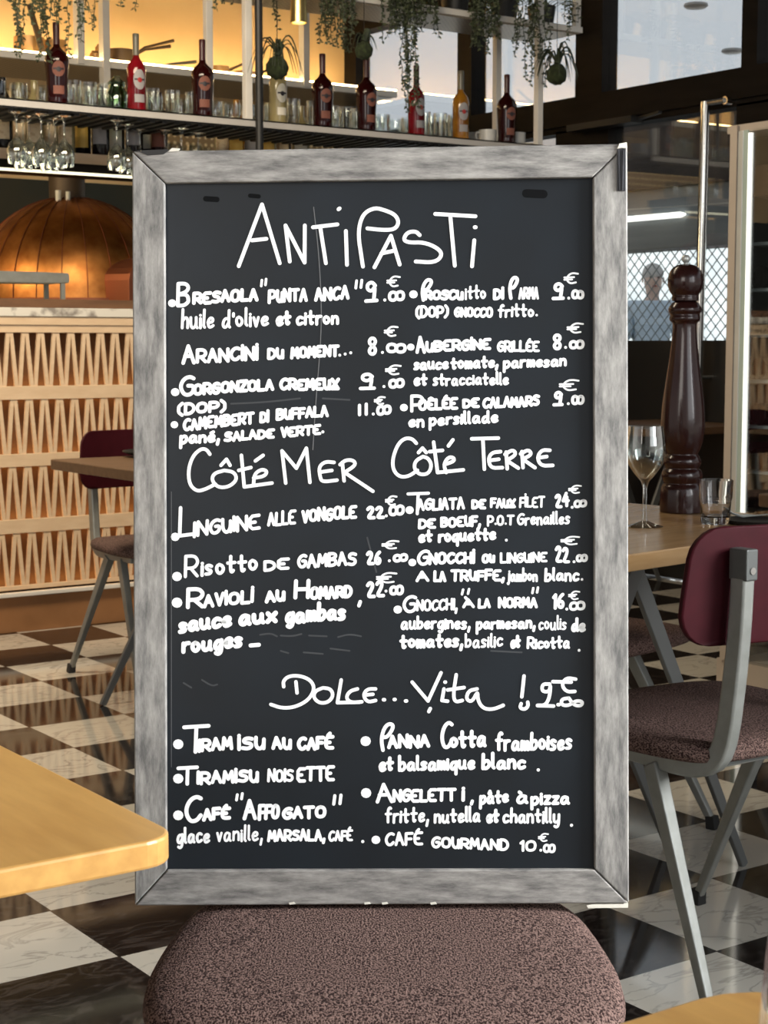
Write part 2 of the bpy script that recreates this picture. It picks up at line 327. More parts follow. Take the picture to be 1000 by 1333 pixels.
M['shutter'] = mat('shutter_grey', (0.33, 0.36, 0.37), 0.5, col2=(0.26, 0.285, 0.30), scale=2, stretch=(1, 1, 6))
M['soffit'] = mat('brown_soffit', (0.09, 0.065, 0.05), 0.6, col2=(0.04, 0.03, 0.024), scale=5, stretch=(4, 1, 1))
M['zinc'] = mat('zinc_wire', (0.30, 0.34, 0.34), 0.4, metal=0.6)
M['skin'] = mat('skin', (0.70, 0.52, 0.43), 0.6)
M['shirt'] = mat('pale_blue_cloth', (0.58, 0.70, 0.80), 0.85)
M['jacket'] = mat('dark_blue_cloth', (0.05, 0.07, 0.09), 0.85)
M['hair'] = mat('grey_hair', (0.55, 0.54, 0.52), 0.7)
M['canopy'] = bpy.data.materials.new('frosted_canopy_glass'); M['canopy'].use_nodes = True
_n, _l = M['canopy'].node_tree.nodes, M['canopy'].node_tree.links; _n.remove(_n['Principled BSDF'])
_t = _n.new('ShaderNodeBsdfTranslucent'); _t.inputs['Color'].default_value = (.25, .265, .285, 1); _l.new(_t.outputs[0], _n['Material Output'].inputs['Surface'])

# ------------------------------------------------------------------ room shell
XW, YB, ZC = 5.6, 8.3, 3.2
struct(MB().box(-6, XW, -6, YB, -0.06, 0).build('floor', M['floor']))
struct(MB().box(-6, XW+0.12, -1.5, YB+0.12, ZC, ZC+0.1).build('ceiling', mat('dark_ceiling', (0.05, 0.045, 0.04), 0.8)))
wb = struct(MB().box(-6, XW+0.12, YB, YB+0.1, 1.95, ZC).build('wall_back', M['ochre']))
struct(MB().box(-6, XW+0.12, YB-0.004, YB+0.1, 0, 1.95).build('wall_back_lower', M['dark_wall']))
# window wall on x = XW : bronze mullions and transoms, glass panes, glazed door
def wbox(y0, y1, z0, z1, t=0.06, x=XW): return MB().box(x-t/2, x+t/2, y0, y1, z0, z1)
ZS, ZT = 2.10, 2.295           # door head, underside of the upper panes
muls = [(8.18, 8.30), (7.10, 7.22), (6.09, 6.28), (5.11, 5.20), (3.95, 4.05), (2.6, 2.7)]
mb = MB()
for a, b in muls: mb.box(XW-0.05, XW+0.05, a, b, ZT, 2.88)
mb.box(XW-0.05, XW+0.05, 1.5, YB, 2.88, ZC)
struct(mb.build('window_1', M['dark_frame']))
struct(wbox(1.5, YB, ZS+0.03, ZT, 0.10).build('trim_1', M['dark_frame']))
struct(wbox(1.5, YB, 2.16, 2.20, 0.14).build('trim_2', M['dark_frame']))
for i in range(len(muls)-1):
    struct(wbox(muls[i+1][1], muls[i][0], ZT, 2.88, 0.008).build('window_%d' % (i+2), M['pane']))
mb = MB()
for a, b in [(8.18, 8.30), (7.10, 7.22), (6.04, 6.42), (5.02, 5.22), (1.5, 2.6)]: mb.box(XW-0.05, XW+0.05, a, b, 0, ZS+0.04)
struct(mb.build('trim_3', M['dark_frame']))
for i, (a, b) in enumerate([(7.22, 8.18), (6.42, 7.10)]):
    struct(wbox(a, b, 0.5, ZS+0.03, 0.008).build('window_%d' % (i+7), M['pane']))
    struct(wbox(a, b, 0.0, 0.5, 0.05).build('trim_%d' % (i+4), M['dark_frame']))
struct(wbox(2.6, 5.02, 0, ZS+0.04, 0.05).build('wall_right', M['dark_frame']))
dr = struct(wbox(5.22, 6.04, 1.115, ZS+0.03, 0.01).build('door_1', M['pane']))
d2 = wbox(5.22, 6.04, 0.01, 1.115, 0.045).build('panel', M['black'], dr, label='black lower panel')
MB().tube([(XW-0.10, 5.36, 2.162), (XW-0.10, 5.375, 0.80)], 0.021, 12).build('door_handle', M['chrome'], dr, True, label='long polished steel pull handle')
MB().tube([(XW-0.10, 5.36, 2.155), (XW-0.10, 5.245, 2.155)], 0.012, 10).tube([(XW-0.10, 5.245, 2.155), (XW-0.022, 5.245, 2.155)], 0.018, 10).tube([(XW-0.10, 5.372, 0.95), (XW-0.022, 5.372, 0.95)], 0.012, 10).build('handle_bracket', M['chrome'], dr, True)
MB().box(XW-0.13, XW-0.05, 5.80, 6.25, 2.12, 2.15).bar((XW-0.12, 5.62, 2.145), (XW-0.07, 5.85, 2.135), 0.02, 0.012).build('door_closer', M['black'], dr)

# outside, beyond the door
struct(MB().box(XW+0.1, 30, -8, 26, -0.08, -0.02).build('pavement', mat('pavement', (0.30, 0.29, 0.28), 0.8)))
tag(MB().box(18, 18.3, 5, 26, -0.05, 3.4).build('facade', M['facade']), 'pale building front across the street beyond the glazed door', 'building', kind='structure')
sh = thing('roller_shutter', 'grey shutter housing with diamond grille outside the glazed door', 'shutter', (7.0, 7.0, 0))
MB().box(0, 0.25, -1.9, 1.0, 1.65, 2.0).build('housing', M['shutter'], sh, bevel=0.01)
MB().box(-0.02, 0.32, -1.9, 1.0, 2.0, 2.5).build('fascia', M['soffit'], sh)
mb = MB(); random.seed(3)
k = -1.9
while k < 1.0+0.6:
    for sgn in (1, -1):
        p0 = [k, 1.05]; p1 = [k+sgn*0.6, 1.65]
        a = max(-1.9, min(p0[0], p1[0])); b = min(1.0, max(p0[0], p1[0]))
        if b > a:
            f = lambda y: 1.05+(y-p0[0])/sgn
            mb.bar((0.12, a, f(a)), (0.12, b, f(b)), 0.0045, 0.0045, side=(1, 0, 0))
    k += 0.075
k = -2.5
mb.build('grille', M['zinc'], sh)
MB().box(0.10, 0.14, -1.9, 1.0, 1.0, 1.06).build('bottom_bar', M['shutter'], sh)
MB().box(0.04, 0.10, -1.9, -1.8, -0.02, 2.0).box(0.04, 0.10, 0.9, 1.0, -0.02, 2.0).build('guide', M['shutter'], sh)
tl = thing('tube_light', 'long white tube light on the grey shutter housing outside', 'light', (6.9785, 7.2, 1.835))
MB().tube([(0, -0.26, 0), (0, -0.22, 0), (0, 0.6, 0)], [0.006, 0.017, 0.017], 10).build('tube', M['white_led'], tl, True)
MB().box(0.0, 0.02, -0.2, 0.6, -0.012, 0.012).build('housing', M['shutter'], tl)
MB().bar((6.97, 6.1, 1.865), (6.97, 7.9, 1.90), 0.008, 0.008).build('rail_wire', M['alu'], sh).matrix_parent_inverse = Matrix.Translation((-7, -7, 0))
# added frosted sheet overhead brightens the upper panes; its discs imitate ceiling lights
cn = struct(MB().add([(5.85, -4, 3.2), (10.3, -4, 3.2), (10.3, 18, 3.2), (5.85, 18, 3.2)], [(0, 1, 2, 3)]).build('canopy', M['canopy']))
for i, (px, py) in enumerate([(906, 8), (953, 67)]):
    p = at_z(px, py, 3.185)
    o = MB().lathe([(0.0, 0.02), (0.07, 0.02), (0.076, 0.0), (0.06, -0.012), (0, -0.012)], 24).build('canopy_light', mat('round_lamp_grey', (0.30, 0.29, 0.28), 0.5), None, True)
    o.location = p; tag(o, ['upper round grey light on the canopy seen through the tall window', 'lower round grey light on the canopy seen through the tall window'][i], 'light', 'round canopy lights')

# ------------------------------------------------------------------ menu board
BD = 1.889                                        # distance of the board face along the view axis of the photographer
def bp(px, py): return ((px-497)/FPX*BD, (1177-py)/FPX*BD)
bo = CAMP + ray(497, 1177)*BD
board = thing('menu_board', 'blackboard menu in a weathered grey wood frame leaning on the chair', 'menu board')
board.matrix_world = Matrix(((RT.x, CUP.x, -FWD.x, bo.x), (RT.y, CUP.y, -FWD.y, bo.y), (RT.z, CUP.z, -FWD.z, bo.z), (0, 0, 0, 1)))
OUT = [bp(172, 197), bp(817, 187), bp(819, 1176), bp(175.5, 1179)]
INN = [bp(214.5, 238), bp(772.5, 230.5), bp(774.5, 1132), bp(217, 1133)]
def slab(pts, z0, z1):
    n = len(pts); return MB().add([(x, y, z0) for x, y in pts]+[(x, y, z1) for x, y in pts], [tuple(range(n-1, -1, -1)), tuple(range(n, 2*n))]+[(i, (i+1) % n, n+(i+1) % n, n+i) for i in range(n)])
ex = 0.004
panel = slab([(INN[0][0]-ex, INN[0][1]+ex), (INN[1][0]+ex, INN[1][1]+ex), (INN[2][0]+ex, INN[2][1]-ex), (INN[3][0]-ex, INN[3][1]-ex)], -0.012, -0.008).build('panel', M['slate'], board)
def lerp2(a, b, t): return (a[0]+(b[0]-a[0])*t, a[1]+(b[1]-a[1])*t)
g = 0.0006
for i in range(4):
    j = (i+1) % 4
    a, b, c, d = OUT[i], OUT[j], INN[j], INN[i]
    # small gap at the mitres
    ln = math.hypot(b[0]-a[0], b[1]-a[1]); t = g/ln
    q = [lerp2(a, b, t), lerp2(b, a, t), lerp2(c, d, t), lerp2(d, c, t)]
    slab(q, -0.022, 0.0).build('frame_rail', M['rail_h'] if i % 2 == 0 else M['rail_v'], board, bevel=0.0016)
def sq(pxs, z0, z1): return slab([bp(*p) for p in pxs], z0, z1)
sq([(803, 194), (814.5, 194), (814.5, 249), (803, 249)], 0.0, 0.0012).build('corner_tape', M['black_tape'], board, bevel=0.0003, label='black tape on the upper right corner')
MB().tube([(*bp(805, 196), 0.002), (*bp(806, 248), 0.002)], 0.0008, 6).tube([(*bp(811, 196), 0.002), (*bp(810, 248), 0.002)], 0.0008, 6).build('tape_fold', M['black_tape'], board, True)
sq([(803, 194), (806, 187), (816, 185.5), (816, 193.5), (808, 193)], 0.0, 0.002).build('chipped_corner', M['cream'], board, bevel=0.0005, label='cream chip at the upper right corner')
sq([(178, 196), (222, 194.5), (213, 201), (192, 202.5)], 0.0, 0.0008).build('torn_edge', M['black'], board, label='black torn patch at the upper left corner')
sq([(219, 198), (224, 193), (235, 194), (232, 197), (224, 197.5)], 0.0, 0.0015).build('torn_edge', M['cream'], board, label='cream torn flake on the top rail')
sq([(764, 1179), (771, 1177.5), (812, 1177), (815, 1172), (818, 1176), (818, 1182), (766, 1182.5)], -0.020, -0.001).build('split_edge', M['cream'], board, label='cream split edge at the lower right corner')
for x0 in (376, 474, 497, 560):
    sq([(x0, 1175), (x0+7, 1174), (x0+9, 1176.5), (x0+1, 1177.5)], 0.0, 0.0006).build('paint_chip', M['cream'], board)

# ---- handwriting: stroke alphabet (grid units of 1/10 cap height) laid on the slate panel
GL = {
 'A': '003A70|1454', 'B': '000A|0A5A785605|05657261 4000', 'C': '795A290603205072', 'D': '000A|0A4A77734000', 'E': '7A2A0802207 0|0545', 'F': '6A0A00|0555',
 'G': '795A2906032050727545', 'H': '000A|707A|0575', 'I': '000A', 'L': '0A0060', 'M': '001A437A80', 'N': '000A707A', 'O': '4A190511407185794A', 'P': '000A|0A5A78765404',
 'R': '000A|0A5A78765404|3470', 'S': '794A191665724001', 'T': '0A8A|4A40', 'U': '0A032040636A60', 'V': '0A306A', 'X': '0070|007A|0A70', 'Z': '0A7A0070',
 'a': '553615021030535651|5160', 'b': '0B00|0426465452301002', 'c': '5536150310305 1', 'd': '55361502103053|5B5160', 'e': '034355361503103051', 'f': '5A4B2920|0656',
 'g': '5536150210305 3|565b3d1c', 'h': '0B00|0426465450', 'i': '0600|0808', 'j': '262b1d0c|2828', 'l': '0B0110', 'm': '0600|04263530|34566560', 'n': '0600|0426465450',
 'o': '2605022041534526', 'p': '060d|0426465452301002', 'q': '55361502103053|565d', 'r': '0600|042646', 's': '45260513423000', 't': '2A213041|0656', 'u': '060210305256|565160',
 'v': '062046', 'x': '0650|0056', 'y': '0602103052|565b3d1c', 'z': '06460040', '0': '4A190511407185794A', '1': '183A30', '2': '082A59560070', '4': '4A0474|5750',
 '6': '5A28032050634514', '8': '45172A5A671320506345', '9': '684A1916456850|0070', '(': '3B0805023a', ')': '0B3835320a', ',': '110c', '.': '1111', "'": '0A08', '"': '1A00|7A60', '-': '0444',
 '7': '0A7A20', 'ì': '0A00|0C0C', 'Þ': '2014284A6A79674525',  '€': '794A28143061|0656|0444', '!': '0B03|0000',
 'É': '7A2A08022070|0545|2B4D', 'Ê': '7A2A08022070|0545|1B3C5B', 'é': '034355361503103051|2849', 'à': '553615021030535651|5160|1928', 'â': '553615021030535651|5160|182A38', 'ê': '034355361503103051|182A38', 'À': '003A70|1454|1D2B',
}
ANG = set('AMNHLTVXZ4v1zEFI-')
HX = {**{str(i): i for i in range(10)}, 'A': 10, 'B': 11, 'C': 12, 'D': 13, 'E': 14, 'a': -1, 'b': -2, 'c': -3, 'd': -4}
def glyph(ch):
    out = []
    for st in GL[ch].replace(' ', '').split('|'):
        out.append([(HX[st[i]]/10, HX[st[i+1]]/10) for i in range(0, len(st)-1, 2)])
    return out
class Ink:
    def __init__(s): s.m = MB()
    def stroke(s, pts, w, smooth=False, z=-0.0076):
        # pts in board pixels; w in pixels. Split at sharp corners, each piece one ribbon with round ends
        P = [Vector(bp(*p)) for p in pts]; r = w/FPX*BD/2
        if smooth and len(P) > 2: P = [Vector(p) for p in chaikin([tuple(p) for p in P], 2)]
        Q = [P[0]]
        for p in P[1:]:
            if (p-Q[-1]).length > 1e-6: Q.append(p)
        if len(Q) == 1: Q.append(Q[0]+Vector((1e-5, 0)))
        runs = [[Q[0]]]
        for i in range(1, len(Q)):
            runs[-1].append(Q[i])
            if i < len(Q)-1 and (Q[i]-Q[i-1]).angle(Q[i+1]-Q[i]) > R(48): runs.append([Q[i]])
        for run in runs:
            s.k = (getattr(s, 'k', 0)+1) % 24; zz = z+s.k*1.2e-5
            n = len(run); L = []; Rr = []
            for i, p in enumerate(run):
                a = (run[i]-run[i-1]).normalized() if i else (run[1]-run[0]).normalized()
                b = (run[i+1]-run[i]).normalized() if i < n-1 else a
                t = (a+b).normalized(); nn = Vector((-t.y, t.x)); L.append(p+nn*r); Rr.append(p-nn*r)
            d0 = (run[1]-run[0]).normalized(); d1 = (run[-1]-run[-2]).normalized()
            a1 = math.atan2(d1.y, d1.x); a0 = math.atan2(d0.y, d0.x)
            capE = [run[-1]+Vector((math.cos(a1-math.pi/2+math.pi*k/6), math.sin(a1-math.pi/2+math.pi*k/6)))*r for k in range(7)]
            capS = [run[0]+Vector((math.cos(a0+math.pi/2+math.pi*k/6), math.sin(a0+math.pi/2+math.pi*k/6)))*r for k in range(7)]
            s.m.add([(q.x, q.y, zz) for q in capE], [tuple(range(7))]); s.m.add([(q.x, q.y, zz) for q in capS], [tuple(range(7))])
            s.m.add([(q.x, q.y, zz) for q in Rr]+[(q.x, q.y, zz) for q in L], [(i, i+1, n+i+1, n+i) for i in range(n-1)])
    def word(s, text, x0, y0, x1, y1, h, w=4.0):
        w = w*.62 if text == '€' else w*1.06
        x1 -= h*.05+2.0 if len(text) > 1 and not text.isdigit() and text != 'II' else 0
        low = sum(c.islower() for c in text.replace('ì', '')) > len(text)/2
        if low: h *= .92; w *= 1.06
        gap = .29 if low else -.02 if text == '00' else .27
        gs = []; cx = 0
        for ch in text:
            if ch == ' ': cx += 0.35; continue
            g_ = glyph(ch); wd = max(p[0] for st in g_ for p in st); gs.append((ch, g_, cx)); cx += wd+gap
        tot = max(cx-gap, 0.05)
        kx = max(x1-x0-w*0.6, 1)/tot if tot > 0.2 else h
        if len(text) > 3: w = min(w, max(2.6, (x1-x0)/len(text)*.43))
        x0 += w*0.3; hh = h-w*0.6
        for ch, g_, ox in gs:
            jy = random.uniform(-.05, .05); sh_ = random.uniform(-.02, .10); sy = random.uniform(.94, 1.06)
            for st in g_:
                pts = []
                for (a, b) in st:
                    X = x0+kx*(ox+a)+sh_*b*hh*.5
                    base = y0+(y1-y0)*((X-x0)/max(x1-x0, 1))
                    pts.append((X, base-w*0.3-hh*(b*sy+jy)))
                s.stroke(pts, w, ch not in ANG and len(st) > 3)
    def dot(s, x, y, r): s.stroke([(x-.4, y), (x+.4, y)], r*2)
    def done(s, name, label=None, m='chalk'): return s.m.build(name, M[m], panel, label=label, fix=False)
def cr(px0, py0, k): return lambda *pts: [(px0+x/k, py0+y/k) for x, y in pts]
cA, cB, cC, cD, cG, cH = cr(210, 250, 3.448), cr(480, 250, 3.333), cr(210, 430, 3.448), cr(490, 420, 3.448), cr(210, 860, 3.448), cr(460, 860, 3.125)
def heading(label, w, strokes):
    k = Ink()
    for fn, sm, pts in strokes: k.stroke(fn(*pts), w, sm)
    k.done('heading', label)
heading('large chalk heading reading Antipasti at the top', 5.0, [
 (cA, 0, [(345, 328), (450, 50), (530, 315)]), (cA, 0, [(405, 212), (470, 205)]), (cA, 0, [(575, 307), (556, 145), (642, 312), (643, 145)]), (cA, 0, [(680, 153), (790, 140)]), (cA, 0, [(712, 150), (738, 315)]),
 (cA, 0, [(828, 170), (833, 322)]), (cA, 0, [(795, 72), (800, 68)]), (cA, 0, [(905, 330), (890, 230)]), (cA, 1, [(890, 235), (885, 180), (893, 125), (915, 85), (960, 65), (1000, 75), (1050, 95), (1068, 130), (1050, 162), (1000, 166), (925, 158)]),
 (cB, 0, [(25, 322), (97, 185), (135, 310)]), (cB, 0, [(55, 262), (110, 250)]), (cB, 1, [(222, 182), (205, 165), (168, 170), (150, 202), (175, 215), (240, 213), (300, 238), (322, 268), (290, 302), (205, 297)]),
 (cB, 0, [(290, 90), (465, 100)]), (cB, 0, [(355, 95), (375, 315)]), (cB, 0, [(460, 205), (450, 318)]), (cB, 0, [(462, 148), (466, 148)])])
heading('chalk heading reading Côté Mer', 4.6, [
 (cC, 1, [(215, 555), (200, 533), (175, 530), (140, 560), (118, 620), (122, 690), (155, 722), (190, 715), (240, 690)]), (cC, 1, [(280, 628), (235, 640), (222, 670), (250, 705), (300, 703), (338, 670), (325, 635), (280, 628)]), (cC, 0, [(265, 605), (290, 578), (306, 605)]),
 (cC, 0, [(357, 560), (370, 702), (495, 685)]), (cC, 0, [(345, 628), (400, 615)]), (cC, 1, [(412, 662), (460, 655), (475, 632), (448, 622), (415, 645), (412, 690)]), (cC, 0, [(420, 585), (455, 560)]),
 (cC, 0, [(557, 685), (540, 540), (605, 618), (650, 528), (666, 682)]), (cC, 1, [(775, 592), (735, 588), (706, 612), (712, 660), (722, 680), (788, 672)]), (cC, 0, [(712, 636), (765, 628)]), (cC, 0, [(812, 592), (820, 675)]), (cC, 1, [(802, 602), (828, 580), (865, 583), (872, 605), (822, 637)]), (cC, 0, [(822, 637), (950, 722)])])
heading('chalk heading reading Côté Terre', 4.6, [
 (cD, 1, [(180, 540), (160, 518), (125, 518), (95, 548), (73, 610), (76, 662), (105, 692), (145, 690), (185, 662)]), (cD, 1, [(210, 600), (175, 620), (170, 655), (195, 682), (235, 678), (250, 640), (235, 608), (210, 600)]), (cD, 0, [(190, 582), (208, 562), (225, 582)]),
 (cD, 0, [(258, 535), (276, 672), (392, 660)]), (cD, 0, [(240, 578), (298, 572)]), (cD, 1, [(306, 636), (350, 622), (350, 605), (325, 602), (303, 635), (315, 672)]), (cD, 0, [(325, 552), (345, 525)]),
 (cD, 0, [(430, 520), (550, 517)]), (cD, 0, [(480, 520), (487, 657)]), (cD, 1, [(560, 578), (520, 582), (504, 612), (516, 652), (568, 650)]), (cD, 0, [(508, 618), (552, 612)]), (cD, 0, [(585, 580), (590, 655)]), (cD, 1, [(580, 590), (615, 568), (632, 590), (588, 618)]), (cD, 0, [(588, 618), (640, 652)]),
 (cD, 0, [(656, 578), (661, 650)]), (cD, 1, [(650, 588), (685, 568), (702, 590), (660, 612)]), (cD, 0, [(660, 612), (715, 650)]), (cD, 1, [(782, 572), (745, 570), (724, 605), (742, 642), (795, 640)]), (cD, 0, [(728, 606), (768, 600)])])
heading('chalk heading reading Dolce Vita with its price', 4.6, [
 (cG, 1, [(548, 120), (545, 95), (570, 72), (620, 70), (670, 90), (688, 130), (660, 180), (600, 212), (540, 217), (490, 200)]), (cG, 0, [(603, 98), (608, 148)]), (cG, 1, [(725, 125), (688, 140), (682, 170), (710, 195), (750, 190), (772, 160), (760, 130), (725, 125)]), (cG, 0, [(807, 90), (790, 192), (890, 190)]), (cG, 1, [(880, 130), (845, 140), (828, 170), (850, 192), (900, 188)]), (cG, 1, [(962, 130), (925, 130), (905, 158), (925, 190), (962, 182)]), (cG, 0, [(910, 158), (950, 154)]),
 (cH, 0, [(123, 162), (127, 162)]), (cH, 0, [(167, 161), (170, 161)]), (cH, 0, [(213, 167), (217, 167)]), (cH, 0, [(240, 90), (305, 167), (358, 52)]), (cH, 0, [(314, 198), (308, 210)]), (cH, 0, [(370, 118), (362, 165), (385, 168)]), (cH, 0, [(374, 90), (376, 90)]), (cH, 1, [(420, 60), (408, 140), (415, 172), (445, 165)]), (cH, 0, [(385, 122), (452, 112)]), (cH, 1, [(505, 118), (470, 125), (460, 160), (485, 172), (508, 125), (508, 165), (530, 198), (570, 202), (612, 185)]),
 (cH, 0, [(697, 65), (688, 150)]), (cH, 1, [(685, 178), (680, 196), (700, 202), (714, 188), (712, 172)]), (cH, 1, [(802, 98), (772, 98), (770, 128), (800, 130), (806, 98), (802, 150), (785, 185), (752, 185)]), (cH, 0, [(752, 186), (818, 188)]), (cH, 1, [(908, 78), (870, 72), (850, 100), (870, 130), (905, 128)]), (cH, 0, [(815, 88), (890, 90)]), (cH, 1, [(880, 155), (850, 160), (850, 184), (880, 186), (910, 165), (938, 170), (930, 188), (900, 184), (880, 155)]), (cH, 0, [(836, 182), (840, 182)])])
